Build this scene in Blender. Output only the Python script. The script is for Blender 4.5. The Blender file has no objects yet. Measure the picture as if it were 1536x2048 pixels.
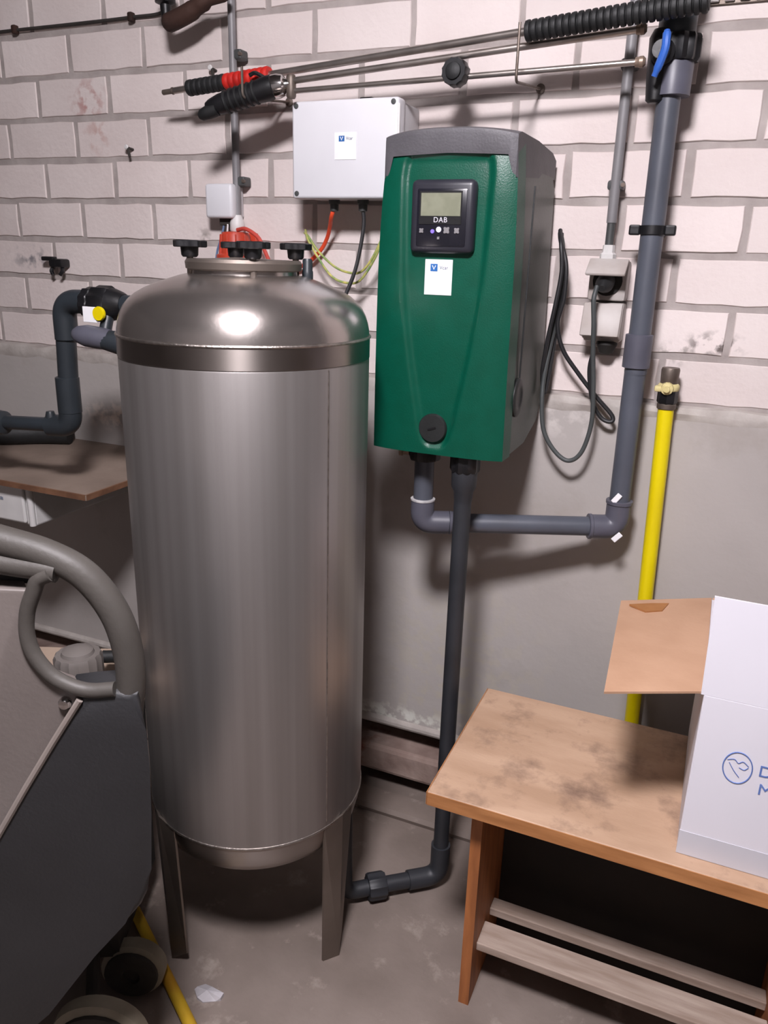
import bpy, bmesh, math, random
from mathutils import Vector, Matrix
random.seed(7)
scene = bpy.context.scene
C = scene.collection
PI = math.pi
V = Vector

# ------------------------------------------------------------------ camera
cam_d = bpy.data.cameras.new('camera'); cam = bpy.data.objects.new('camera', cam_d); C.objects.link(cam)
cam_d.sensor_fit = 'VERTICAL'; cam_d.sensor_height = 36.0; cam_d.lens = 36.0 * 1558.95 / 2048.0
cam_d.clip_start = 0.02
CAMP = V((1.7888, -1.6599, 1.3720))
yaw, pitch, roll = -0.39968, -0.31958, 0.02836
fw = V((math.sin(yaw) * math.cos(pitch), math.cos(yaw) * math.cos(pitch), math.sin(pitch)))
rt = fw.cross(V((0, 0, 1))).normalized(); up = rt.cross(fw)
r2 = rt * math.cos(roll) + up * math.sin(roll); u2 = up * math.cos(roll) - rt * math.sin(roll)
mw = Matrix((r2, u2, -fw)).transposed().to_4x4(); mw.translation = CAMP
cam.matrix_world = mw
scene.camera = cam

# ------------------------------------------------------------------ world, lamp, exposure
w = bpy.data.worlds.new('world'); scene.world = w; w.use_nodes = True
w.node_tree.nodes['Background'].inputs[0].default_value = (0.55, 0.53, 0.52, 1)
w.node_tree.nodes['Background'].inputs[1].default_value = 0.05
LAMP_X, LAMP_Y, LAMP_Z, LAMP_R, LAMP_STRENGTH = 1.55, -1.56, 2.22, 0.15, 275.0
vs = scene.view_settings
vs.view_transform = 'Standard'; vs.look = 'None'; vs.gamma = 1.0; vs.use_curve_mapping = False; vs.exposure = 0.0

# ------------------------------------------------------------------ helpers
def lin(c):
    return tuple(((v / 255.0) / 12.92 if v <= 10 else (((v / 255.0) + 0.055) / 1.055) ** 2.4) for v in c)

MATS = {}
def mat(name, col, rough=0.5, metal=0.0, col2=None, scale=6.0, detail=4.0, bump=0.0, bscale=60.0, stretch=None,
        spec=0.5, coat=0.0, emit=None, estr=0.0, var=0.0, aniso=0.0, lo=0.35, hi=0.65, col3=None, scale3=2.0, lo3=.55, hi3=.7):
    """procedural principled material: two colours mixed by noise, optional third (stains), fine bump, random per object"""
    m = bpy.data.materials.new(name); m.use_nodes = True
    nt = m.node_tree; b = nt.nodes['Principled BSDF']; L = nt.links
    b.inputs['Roughness'].default_value = rough; b.inputs['Metallic'].default_value = metal
    b.inputs['Specular IOR Level'].default_value = spec
    b.inputs['Coat Weight'].default_value = coat
    b.inputs['Anisotropic'].default_value = aniso
    if aniso:
        tg = nt.nodes.new('ShaderNodeTangent'); tg.direction_type = 'RADIAL'; tg.axis = 'Z'
        L.new(tg.outputs[0], b.inputs['Tangent']); b.inputs['Anisotropic Rotation'].default_value = .25
    geo = nt.nodes.new('ShaderNodeNewGeometry')
    src = geo.outputs['Position']
    if stretch:
        mp = nt.nodes.new('ShaderNodeMapping'); mp.inputs['Scale'].default_value = stretch
        L.new(src, mp.inputs[0]); src = mp.outputs[0]
    c1 = lin(col) + (1,); c2 = (lin(col2) if col2 else tuple(v * 0.86 for v in lin(col))) + (1,)
    n = nt.nodes.new('ShaderNodeTexNoise'); n.inputs['Scale'].default_value = scale; n.inputs['Detail'].default_value = detail
    L.new(src, n.inputs['Vector'])
    mr = nt.nodes.new('ShaderNodeMapRange'); mr.inputs[1].default_value = lo; mr.inputs[2].default_value = hi
    L.new(n.outputs[0], mr.inputs[0])
    mx = nt.nodes.new('ShaderNodeMix'); mx.data_type = 'RGBA'
    mx.inputs[6].default_value = c1; mx.inputs[7].default_value = c2
    L.new(mr.outputs[0], mx.inputs[0]); out = mx.outputs[2]
    if col3:
        n3 = nt.nodes.new('ShaderNodeTexNoise'); n3.inputs['Scale'].default_value = scale3; n3.inputs['Detail'].default_value = 6
        n3.inputs['Roughness'].default_value = .65
        L.new(geo.outputs['Position'], n3.inputs['Vector'])
        r3 = nt.nodes.new('ShaderNodeMapRange'); r3.inputs[1].default_value = lo3; r3.inputs[2].default_value = hi3
        L.new(n3.outputs[0], r3.inputs[0])
        m3 = nt.nodes.new('ShaderNodeMix'); m3.data_type = 'RGBA'; m3.inputs[7].default_value = lin(col3) + (1,)
        L.new(r3.outputs[0], m3.inputs[0]); L.new(out, m3.inputs[6]); out = m3.outputs[2]
    if var:
        oi = nt.nodes.new('ShaderNodeObjectInfo'); hs = nt.nodes.new('ShaderNodeHueSaturation')
        r = nt.nodes.new('ShaderNodeMapRange'); r.inputs[3].default_value = 1 - var; r.inputs[4].default_value = 1 + var * .5
        L.new(oi.outputs['Random'], r.inputs[0]); L.new(r.outputs[0], hs.inputs['Value']); L.new(out, hs.inputs['Color']); out = hs.outputs[0]
    L.new(out, b.inputs['Base Color'])
    if bump:
        nb = nt.nodes.new('ShaderNodeTexNoise'); nb.inputs['Scale'].default_value = bscale; nb.inputs['Detail'].default_value = 5
        L.new(src, nb.inputs['Vector'])
        bp = nt.nodes.new('ShaderNodeBump'); bp.inputs['Strength'].default_value = bump; bp.inputs['Distance'].default_value = 0.004
        L.new(nb.outputs[0], bp.inputs['Height']); L.new(bp.outputs[0], b.inputs['Normal'])
    if emit:
        b.inputs['Emission Color'].default_value = lin(emit) + (1,); b.inputs['Emission Strength'].default_value = estr
    MATS[name] = m
    return m

BASE = {}
def thing(name, label, cat, loc=(0, 0, 0), group=None, kind=None):
    o = bpy.data.objects.new(name, None); C.objects.link(o); o.empty_display_size = 0.05
    o.location = loc; o['label'] = label; o['category'] = cat
    if group: o['group'] = group
    if kind: o['kind'] = kind
    BASE[o.name] = V(loc)
    return o

def obj(name, bm, m, parent=None, smooth=False, label=None, cat=None, group=None, kind=None, loc=None, angle=35):
    """link a bmesh (built in world coordinates) as one mesh object"""
    bmesh.ops.recalc_face_normals(bm, faces=bm.faces)
    base = BASE[parent.name] if parent else V(loc or (0, 0, 0))
    if base.length: bmesh.ops.translate(bm, verts=bm.verts, vec=-base)
    me = bpy.data.meshes.new(name); bm.to_mesh(me); bm.free()
    if isinstance(m, str): m = MATS[m]
    me.materials.append(m)
    if smooth:
        for p in me.polygons: p.use_smooth = True
        try: me.set_sharp_from_angle(angle=math.radians(angle))
        except Exception: pass
    o = bpy.data.objects.new(name, me); C.objects.link(o)
    if parent: o.parent = parent
    else: o.location = base
    BASE[o.name] = base
    if label: o['label'] = label
    if cat: o['category'] = cat
    if group: o['group'] = group
    if kind: o['kind'] = kind
    return o

def add_box(bm, c, s, bev=0.0, seg=2, rot=None):
    """box of size s centred at c, optional bevel and rotation matrix"""
    r = bmesh.ops.create_cube(bm, size=1.0); vs_ = r['verts']
    bmesh.ops.scale(bm, verts=vs_, vec=V(s))
    if bev:
        es = set(e for v in vs_ for e in v.link_edges)
        b = bmesh.ops.bevel(bm, geom=list(es), offset=bev, segments=seg, affect='EDGES', profile=.5)
        vs_ = list(set(v for f in b['faces'] for v in f.verts) | set(v for v in vs_ if v.is_valid))
        more = set(vs_)
        for v in list(more):
            for f in v.link_faces: more.update(f.verts)
        vs_ = list(more)
    if rot is not None: bmesh.ops.rotate(bm, verts=vs_, cent=(0, 0, 0), matrix=rot)
    bmesh.ops.translate(bm, verts=vs_, vec=V(c))
    return vs_

def box(c, s, bev=0.0, seg=2, rot=None):
    bm = bmesh.new(); add_box(bm, c, s, bev, seg, rot); return bm

def b6(x0, x1, y0, y1, z0, z1, bev=0.0, seg=2):
    return box(((x0 + x1) / 2, (y0 + y1) / 2, (z0 + z1) / 2), (x1 - x0, y1 - y0, z1 - z0), bev, seg)

def fillet(pts, rad, n=8):
    """round the corners of a polyline"""
    pts = [V(p) for p in pts]; out = [pts[0]]
    for i in range(1, len(pts) - 1):
        a, b, c = pts[i - 1], pts[i], pts[i + 1]
        d1 = (a - b); d2 = (c - b); l = min(rad, d1.length * .49, d2.length * .49)
        p0 = b + d1.normalized() * l; p1 = b + d2.normalized() * l
        for k in range(n + 1):
            t = k / n; out.append(p0 * (1 - t) ** 2 + b * 2 * t * (1 - t) + p1 * t * t)
    out.append(pts[-1]); return out

def spline(pts, n=10):
    """Catmull-Rom through the points"""
    pts = [V(p) for p in pts]; P = [pts[0] * 2 - pts[1]] + pts + [pts[-1] * 2 - pts[-2]]; out = []
    for i in range(1, len(P) - 2):
        for k in range(n):
            t = k / n
            out.append(.5 * ((2 * P[i]) + (P[i + 1] - P[i - 1]) * t + (2 * P[i - 1] - 5 * P[i] + 4 * P[i + 1] - P[i + 2]) * t * t +
                             (3 * P[i] - P[i - 1] - 3 * P[i + 1] + P[i + 2]) * t ** 3))
    out.append(pts[-1]); return out

def add_tube(bm, pts, rad, seg=14, cap=True):
    """sweep a circle along pts; rad a number or one per point"""
    pts = [V(p) for p in pts]; n = len(pts)
    rads = rad if isinstance(rad, (list, tuple)) else [rad] * n
    tans = []
    for i in range(n):
        a = pts[max(i - 1, 0)]; b = pts[min(i + 1, n - 1)]; t = b - a
        if t.length < 1e-9: t = tans[-1] if tans else V((0, 0, 1))
        tans.append(t.normalized())
    t0 = tans[0]; u = t0.orthogonal().normalized(); rings = []
    for i in range(n):
        t = tans[i]; u = (u - t * u.dot(t)).normalized(); v = t.cross(u)
        rings.append([bm.verts.new(pts[i] + (u * math.cos(2 * PI * k / seg) + v * math.sin(2 * PI * k / seg)) * rads[i]) for k in range(seg)])
    for i in range(n - 1):
        for k in range(seg):
            bm.faces.new((rings[i][k], rings[i][(k + 1) % seg], rings[i + 1][(k + 1) % seg], rings[i + 1][k]))
    if cap:
        bm.faces.new(rings[0][::-1]); bm.faces.new(rings[-1])
    return bm

def tube(pts, rad, seg=14, cap=True):
    return add_tube(bmesh.new(), pts, rad, seg, cap)

def turned(p0, p1, prof, seg=28, bm=None):
    """lathe along the axis p0->p1: prof = [(t along axis in metres, radius)]"""
    p0 = V(p0); p1 = V(p1); d = (p1 - p0).normalized()
    u = d.orthogonal().normalized(); v = d.cross(u); bm = bm or bmesh.new(); rings = []
    for t, r in prof:
        c = p0 + d * t
        rings.append([bm.verts.new(c + (u * math.cos(2 * PI * k / seg) + v * math.sin(2 * PI * k / seg)) * max(r, 1e-4)) for k in range(seg)])
    for i in range(len(rings) - 1):
        for k in range(seg):
            bm.faces.new((rings[i][k], rings[i][(k + 1) % seg], rings[i + 1][(k + 1) % seg], rings[i + 1][k]))
    bm.faces.new(rings[0][::-1]); bm.faces.new(rings[-1])
    return bm

def gear(p0, p1, length, r0, r1, lobes, seg_per=4, bm=None):
    """a knob or ribbed nut: prism whose radius swings between r0 and r1"""
    p0 = V(p0); d = (V(p1) - p0).normalized(); u = d.orthogonal().normalized(); v = d.cross(u); bm = bm or bmesh.new()
    n = lobes * seg_per; rings = []
    for t, s in ((0, .93), (length * .12, 1), (length * .88, 1), (length, .93)):
        ring = []
        for k in range(n):
            a = 2 * PI * k / n; r = (r0 + r1) / 2 + (r1 - r0) / 2 * math.cos(lobes * a)
            ring.append(bm.verts.new(p0 + d * t + (u * math.cos(a) + v * math.sin(a)) * r * s))
        rings.append(ring)
    for i in range(3):
        for k in range(n):
            bm.faces.new((rings[i][k], rings[i][(k + 1) % n], rings[i + 1][(k + 1) % n], rings[i + 1][k]))
    bm.faces.new(rings[0][::-1]); bm.faces.new(rings[-1])
    return bm

def prism(front, back, bm=None):
    """closed solid between two polygons with equal vertex counts"""
    bm = bm or bmesh.new()
    a = [bm.verts.new(p) for p in front]; b = [bm.verts.new(p) for p in back]; n = len(a)
    bm.faces.new(a); bm.faces.new(b[::-1])
    for k in range(n): bm.faces.new((a[k], b[k], b[(k + 1) % n], a[(k + 1) % n]))
    return bm

def text_mesh(name, s, size, origin, xdir, zdir, m, parent, ext=.0004, bold=0.0, space=1.0):
    cu = bpy.data.curves.new(name, 'FONT'); cu.body = s; cu.size = size; cu.extrude = ext; cu.align_x = 'CENTER'; cu.align_y = 'CENTER'
    cu.offset = bold; cu.space_character = space
    t = bpy.data.objects.new(name, cu); C.objects.link(t)
    me = bpy.data.meshes.new_from_object(t.evaluated_get(bpy.context.evaluated_depsgraph_get()))
    bpy.data.objects.remove(t)
    x = V(xdir).normalized(); z = V(zdir).normalized(); y = x.cross(z) * -1
    M = Matrix((x, z, x.cross(z))).transposed().to_4x4(); M.translation = V(origin) - BASE[parent.name]
    me.transform(M); me.materials.clear(); me.materials.append(MATS[m]); me.name = name
    o = bpy.data.objects.new(name, me); C.objects.link(o); o.parent = parent; BASE[o.name] = BASE[parent.name]
    return o

# ------------------------------------------------------------------ materials
mat('brick_paint', (232, 221, 217), .72, 0, (220, 207, 203), 3.5, 6, .35, 70, var=.07)
mat('mortar', (180, 171, 167), .9, 0, (158, 149, 145), 14, 5, .6, 55)
mat('plaster', (186, 180, 176), .8, 0, (174, 168, 164), 2.2, 6, .25, 40, col3=(162, 154, 147), scale3=3.2, lo3=.56, hi3=.75)
mat('plaster_edge', (196, 190, 184), .85, 0, (170, 162, 156), 18, 5, .5, 50)
mat('footing', (170, 150, 140), .9, 0, (120, 98, 90), 9, 6, .7, 40, col3=(128, 78, 68), scale3=8, lo3=.58, hi3=.7)
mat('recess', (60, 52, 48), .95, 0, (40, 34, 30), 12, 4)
mat('concrete_floor', (146, 133, 125), .75, 0, (114, 102, 94), 3.2, 8, .35, 45, col3=(172, 160, 150), scale3=11, lo3=.57, hi3=.75)
mat('room_wall', (92, 88, 86), .85, 0, (80, 76, 74), 2, 4)
mat('front_paint', (150, 146, 144), .85, 0, (136, 132, 130), 2, 4)
mat('ceiling_paint', (104, 100, 98), .9, 0, (90, 86, 84), 3, 4)
mat('steel_satin', (166, 161, 159), .38, .82, (154, 149, 146), 1.0, 2, .06, 60, stretch=(40, 40, .6), aniso=.25)
mat('steel_dome', (190, 183, 179), .27, .94, (178, 170, 165), 8, 4, .04, 90, aniso=.5)
mat('steel_polished', (168, 160, 155), .34, 1.0, (150, 142, 137), 6, 3, aniso=.85)
mat('steel_leg', (140, 130, 122), .5, .85, (124, 114, 106), 6, 4, .1, 60)
mat('weld', (190, 182, 176), .38, 1.0, (160, 152, 146), 90, 3, .3, 200)
mat('chrome', (205, 203, 203), .12, 1.0, (190, 188, 186), 5, 2)
mat('lance_tube', (190, 182, 176), .33, .9, (168, 160, 154), 20, 3)
mat('brass', (160, 140, 124), .45, .5, (136, 118, 104), 20, 3)
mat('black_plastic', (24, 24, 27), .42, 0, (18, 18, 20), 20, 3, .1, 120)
mat('black_rubber', (30, 31, 32), .6, 0, (22, 23, 24), 20, 3, .15, 120)
mat('red_rubber', (208, 40, 30), .55, 0, (180, 32, 26), 30, 3, .1, 120)
mat('red_plastic', (196, 70, 48), .45, 0, (176, 58, 40), 20, 3)
mat('pvc_grey', (86, 90, 100), .42, 0, (76, 79, 88), 9, 4, .05, 90)
mat('pvc_fitting', (92, 92, 104), .42, 0, (80, 80, 90), 12, 4)
mat('pvc_dark', (46, 52, 58), .42, 0, (38, 43, 47), 9, 4, .05, 90)
mat('pvc_black', (48, 50, 55), .5, 0, (38, 40, 44), 9, 4, .05, 90)
mat('pvc_glue', (196, 194, 192), .5, 0, (160, 158, 160), 50, 3)
mat('conduit', (132, 130, 132), .45, 0, (120, 118, 120), 14, 3)
mat('conduit_dark', (78, 80, 80), .5, 0, (66, 68, 68), 14, 3)
mat('white_plastic', (222, 220, 218), .45, 0, (206, 204, 202), 12, 3)
mat('box_plastic', (226, 226, 230), .42, 0, (218, 218, 222), 5, 3, .03, 90)
mat('box_back', (196, 194, 196), .5, 0, (184, 182, 184), 5, 3)
mat('socket_grey', (190, 184, 180), .5, 0, (172, 162, 156), 14, 5)
mat('socket_hole', (34, 32, 30), .7, 0, (24, 22, 20), 14, 3)
mat('pump_green', (3, 76, 58), .36, 0, (3, 72, 54), 30, 3, .12, 420, spec=.35)
mat('pump_side', (82, 88, 82), .4, 0, (70, 76, 70), 5, 4, .08, 200)
mat('pump_cap', (88, 86, 90), .5, 0, (80, 78, 82), 20, 4, .15, 260)
mat('pump_dark', (40, 42, 42), .45, 0, (32, 34, 34), 20, 3, .1, 200)
mat('bezel', (46, 46, 54), .35, 0, (40, 40, 48), 20, 3)
mat('bezel_inner', (30, 30, 38), .25, 0, (26, 26, 34), 20, 3)
mat('lcd', (132, 134, 116), .3, 0, (122, 124, 106), 60, 2, emit=(130, 134, 112), estr=.06)
mat('print_white', (214, 212, 220), .5, 0)
mat('print_blue', (40, 104, 172), .5, 0, (34, 96, 164), 60, 2)
mat('print_text', (70, 84, 112), .6, 0)
mat('led', (240, 240, 255), .4, 0, emit=(235, 230, 255), estr=1.0)
mat('led_violet', (130, 110, 210), .4, 0, emit=(120, 100, 220), estr=.35)
mat('paper', (246, 246, 248), .6, 0, (240, 240, 243), 20, 2)
mat('yellow_paint', (236, 216, 0), .42, 0, (226, 204, 0), 8, 4, .05, 90)
mat('tape_cream', (226, 214, 160), .7, 0, (206, 192, 134), 50, 4, .4, 120)
mat('old_metal', (122, 112, 104), .5, .6, (96, 84, 76), 18, 5, .2, 90)
mat('blue_handle', (52, 102, 190), .4, 0, (44, 90, 176), 16, 3)
mat('cable_black', (38, 38, 40), .5, 0, (30, 30, 32), 20, 3)
mat('cable_grey', (74, 78, 78), .5, 0, (64, 68, 68), 20, 3)
mat('cable_orange', (232, 82, 44), .5, 0, (220, 70, 38), 20, 3)
mat('cable_red', (196, 74, 62), .5, 0, (180, 64, 54), 20, 3)
mat('wire_yellow', (206, 196, 110), .5, 0, (120, 150, 90), 70, 2)
mat('wire_blue', (110, 130, 160), .5, 0, (96, 116, 150), 70, 2)
mat('wood_top', (196, 164, 138), .62, 0, (176, 144, 118), 2.4, 8, .12, 40, stretch=(2.2, 7, 7), col3=(118, 94, 80), scale3=7.5, lo3=.50, hi3=.70)
mat('wood_edge', (190, 132, 82), .6, 0, (160, 106, 62), 3, 6, .1, 60, stretch=(3, 18, 18))
mat('wood_leg', (176, 110, 62), .6, 0, (148, 90, 50), 4, 6, .1, 60, stretch=(14, 14, 2))
mat('wood_slat', (184, 166, 153), .75, 0, (156, 136, 122), 5, 6, .15, 60, stretch=(1.5, 12, 12))
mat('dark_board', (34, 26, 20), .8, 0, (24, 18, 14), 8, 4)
mat('board_wood', (140, 124, 112), .75, 0, (116, 101, 90), 6, 7, .2, 50)
mat('board_rust', (122, 86, 62), .8, 0, (98, 66, 46), 30, 4)
mat('carton_white', (226, 224, 232), .6, 0, (220, 218, 226), 3, 3)
mat('carton_tape', (206, 206, 214), .35, 0, (200, 200, 208), 5, 3)
mat('kraft', (188, 150, 122), .75, 0, (178, 140, 112), 12, 5, .1, 120)
mat('kraft_stain', (164, 112, 66), .75, 0, (150, 100, 56), 30, 4)
mat('ink_blue', (104, 130, 190), .6, 0, (92, 118, 180), 40, 2)
mat('cleaner_panel', (118, 110, 106), .55, 0, (102, 94, 90), 3, 5, .1, 150)
mat('cleaner_dark', (44, 44, 46), .5, 0, (36, 36, 38), 4, 5, .15, 180)
mat('cleaner_handle', (78, 74, 70), .55, 0, (66, 62, 58), 6, 4, .12, 160)
mat('cleaner_trim', (150, 140, 134), .5, 0, (136, 126, 120), 8, 3)
mat('beige_tray', (178, 158, 140), .7, 0, (156, 136, 120), 8, 5)
mat('knob_grey', (112, 106, 102), .55, 0, (98, 92, 88), 9, 4)
mat('tyre_pale', (150, 142, 126), .75, 0, (128, 120, 104), 12, 4, .1, 90)
mat('yellow_hose', (214, 176, 44), .6, 0, (190, 140, 36), 9, 5, .1, 90)
mat('rust_and_shade', (70, 48, 40), .75, .3, (48, 34, 30), 16, 6, .3, 90)  # rusty brown, also the colour of the modelled wall shadow
mat('grime_and_shade', (58, 54, 50), .85, 0, (44, 40, 37), 16, 5)
mat('scrap_white', (196, 192, 196), .7, 0, (176, 172, 176), 30, 4)
mat('lamp_body', (214, 214, 212), .5, 0)
mat('lamp_tube', (255, 250, 246), .4, 0, emit=(252, 246, 252), estr=LAMP_STRENGTH)

# local stains with a shape of their own on the painted bricks
def add_stains(mname, stains):
    nt = MATS[mname].node_tree; L = nt.links; b = nt.nodes['Principled BSDF']
    cur = b.inputs['Base Color'].links[0].from_socket
    geo = nt.nodes.new('ShaderNodeNewGeometry')
    nz = nt.nodes.new('ShaderNodeTexNoise'); nz.inputs['Scale'].default_value = 38; nz.inputs['Detail'].default_value = 4
    L.new(geo.outputs['Position'], nz.inputs['Vector'])
    for (x, z, sx, sz, col, amt) in stains:
        mp = nt.nodes.new('ShaderNodeVectorMath'); mp.operation = 'SUBTRACT'; mp.inputs[1].default_value = (x, 0, z)
        L.new(geo.outputs['Position'], mp.inputs[0])
        sc = nt.nodes.new('ShaderNodeVectorMath'); sc.operation = 'MULTIPLY'; sc.inputs[1].default_value = (1 / sx, 0, 1 / sz)
        L.new(mp.outputs[0], sc.inputs[0])
        ln = nt.nodes.new('ShaderNodeVectorMath'); ln.operation = 'LENGTH'; L.new(sc.outputs[0], ln.inputs[0])
        inv = nt.nodes.new('ShaderNodeMath'); inv.operation = 'SUBTRACT'; inv.inputs[0].default_value = 1.0; inv.use_clamp = True
        L.new(ln.outputs['Value'], inv.inputs[1])
        th = nt.nodes.new('ShaderNodeMapRange'); th.inputs[1].default_value = .48; th.inputs[2].default_value = .62
        L.new(nz.outputs[0], th.inputs[0])
        mu = nt.nodes.new('ShaderNodeMath'); mu.operation = 'MULTIPLY'; L.new(inv.outputs[0], mu.inputs[0]); L.new(th.outputs[0], mu.inputs[1])
        m2 = nt.nodes.new('ShaderNodeMath'); m2.operation = 'MULTIPLY'; m2.inputs[1].default_value = amt; m2.use_clamp = True
        L.new(mu.outputs[0], m2.inputs[0])
        mx = nt.nodes.new('ShaderNodeMix'); mx.data_type = 'RGBA'; mx.inputs[7].default_value = lin(col) + (1,)
        L.new(m2.outputs[0], mx.inputs[0]); L.new(cur, mx.inputs[6]); cur = mx.outputs[2]
    L.new(cur, b.inputs['Base Color'])
add_stains('brick_paint', [(.27, 1.71, .07, .06, (170, 110, 104), 1.0), (.29, 1.63, .05, .06, (190, 150, 142), .8),
                           (1.77, 1.222, .07, .03, (110, 100, 96), 1.6), (1.70, 1.20, .05, .03, (130, 120, 114), 1.2),
                           (.03, 1.335, .1, .04, (130, 126, 130), 1.0), (.60, 1.40, .03, .03, (150, 140, 134), 1.0)])
add_stains('plaster', [(1.30, .30, .30, .5, (190, 182, 158), .45), (1.45, 1.05, .2, .05, (214, 208, 203), .9),
                       (.35, .93, .25, .05, (220, 208, 198), 1.5), (1.15, .22, .25, .05, (220, 220, 212), 1.6)])

# ------------------------------------------------------------------ room shell
XL, XR, YB, ZC = -1.15, 3.1, -3.2, 2.34
obj('floor', b6(XL, XR, YB, .25, -.1, 0), 'concrete_floor', kind='structure', label='dusty brown grey concrete floor')
obj('ceiling', b6(XL, XR, YB, .25, ZC, ZC + .1), 'ceiling_paint', kind='structure', label='plain grey ceiling')
obj('wall_left', b6(XL - .1, XL, YB, .25, 0, ZC), 'room_wall', kind='structure', label='plain grey side wall')
obj('wall_right', b6(XR, XR + .1, YB, .25, 0, ZC), 'room_wall', kind='structure', label='plain grey side wall on the right')
obj('wall_front', b6(XL, XR, YB - .1, YB, 0, ZC), 'front_paint', kind='structure', label='plain grey wall opposite the brick wall')

PX, PZ, ZL = .224, .095, 1.10          # brick pitch and level of the plinth ledge
wall = obj('wall_back', b6(XL, XR, .0032, .25, ZL - .02, ZC), 'mortar', kind='structure', label='white painted brick wall with grey mortar joints')

def brick_mesh(i, bw, bh):
    random.seed(100 + i)
    bm = bmesh.new(); per = []
    nx, nz = 5, 2
    for k in range(nx): per.append((-bw / 2 + bw * k / nx, -bh / 2))
    for k in range(nz): per.append((bw / 2, -bh / 2 + bh * k / nz))
    for k in range(nx): per.append((bw / 2 - bw * k / nx, bh / 2))
    for k in range(nz): per.append((-bw / 2, bh / 2 - bh * k / nz))
    per = [(x + random.uniform(-.0016, .0016), z + random.uniform(-.0016, .0016)) for x, z in per]
    a = [bm.verts.new((x * .985, 0, z * .965)) for x, z in per]
    b = [bm.verts.new((x, .0022, z)) for x, z in per]
    c = [bm.verts.new((x, .03, z)) for x, z in per]
    bm.faces.new(a)
    n = len(per)
    for r0, r1 in ((a, b), (b, c)):
        for k in range(n): bm.faces.new((r0[k], r1[k], r1[(k + 1) % n], r0[(k + 1) % n]))
    bmesh.ops.recalc_face_normals(bm, faces=bm.faces)
    me = bpy.data.meshes.new('brick'); bm.to_mesh(me); bm.free(); me.materials.append(MATS['brick_paint'])
    return me
BR = [brick_mesh(i, PX - .0135, PZ - .0135) for i in range(8)]
random.seed(3)
for r in range(0, 12):                 # rows counted upwards from the ledge
    zc = ZL + (r + .5) * PZ
    off = 0 if r % 2 == 1 else PX / 2     # vertical joints at X = off + k * PX
    for k in range(-4, 13):
        xc = off + (k + .5) * PX
        o = bpy.data.objects.new('brick', random.choice(BR)); C.objects.link(o)
        o.parent = wall; o.location = (xc + random.uniform(-.0015, .0015), random.uniform(-.0012, .001), zc + random.uniform(-.0012, .0012))

# painted plinth below the bricks, with its rough top edge, and the footing at floor level
pl = obj('wall_plinth', b6(XL, XR, -.012, .25, .20, ZL - .006, .004), 'plaster', kind='structure', label='grey plastered concrete plinth below the bricks')
bm = bmesh.new(); n = 90; random.seed(11)
top = []; 
for k in range(n + 1):
    x = XL + (XR - XL) * k / n
    h = random.uniform(.004, .012); d = random.uniform(.014, .019)
    top.append((x, h, d))
rows = [[bm.verts.new((x, .004, ZL - .006 + h)) for x, h, d in top], [bm.verts.new((x, -d + .004, ZL - .007 + h * .8)) for x, h, d in top],
        [bm.verts.new((x, -d, ZL - .014)) for x, h, d in top], [bm.verts.new((x, -.012, ZL - .022 - h)) for x, h, d in top]]
for a, b in zip(rows, rows[1:]):
    for k in range(n): bm.faces.new((a[k], a[k + 1], b[k + 1], b[k]))
obj('ledge_mortar', bm, 'plaster_edge', pl, smooth=True)
obj('plinth_lip', tube([(XL, -.012, .205), (XR, -.012, .205)], .012, 10), 'plaster_edge', pl, smooth=True)
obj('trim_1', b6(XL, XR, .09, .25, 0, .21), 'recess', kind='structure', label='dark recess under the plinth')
obj('trim_2', b6(XL, XR, -.035, .09, .055, .135, .012, 2), 'footing', kind='structure', label='stained reddish concrete footing strip along the wall base')
# low concrete kerb along the wall foot, rounded front
bm = bmesh.new(); prof = [(-.055, 0), (-.055, .022), (-.09, .026), (-.118, .022), (-.126, .012), (-.122, 0)]
a = [bm.verts.new((XL, y, z)) for y, z in prof]; b = [bm.verts.new((XR, y, z)) for y, z in prof]
bm.faces.new(a); bm.faces.new(b[::-1])
for k in range(len(prof)): bm.faces.new((a[k], b[k], b[(k + 1) % 6], a[(k + 1) % 6]))
obj('trim_3', bm, 'concrete_floor', kind='structure', smooth=True, label='low rounded concrete kerb at the foot of the wall')

# ------------------------------------------------------------------ ceiling lamp (behind and above the camera)
t = thing('bulkhead_lamp', 'round white bulkhead lamp with opal dome on the ceiling', 'lamp', (LAMP_X, LAMP_Y, LAMP_Z))
obj('base_ring', turned((LAMP_X, LAMP_Y, ZC), (LAMP_X, LAMP_Y, 0), [(0, LAMP_R * 1.12), (.05, LAMP_R * 1.12), (.06, LAMP_R * 1.04), (.06, .05)], 40), 'lamp_body', t, smooth=True)
obj('opal_dome', turned((LAMP_X, LAMP_Y, ZC - .058), (LAMP_X, LAMP_Y, 0), [(0, LAMP_R)] + [(.11 * math.sin(k / 10 * PI / 2), LAMP_R * math.cos(k / 10 * PI / 2)) for k in range(1, 11)], 40), 'lamp_tube', t, smooth=True)

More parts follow.
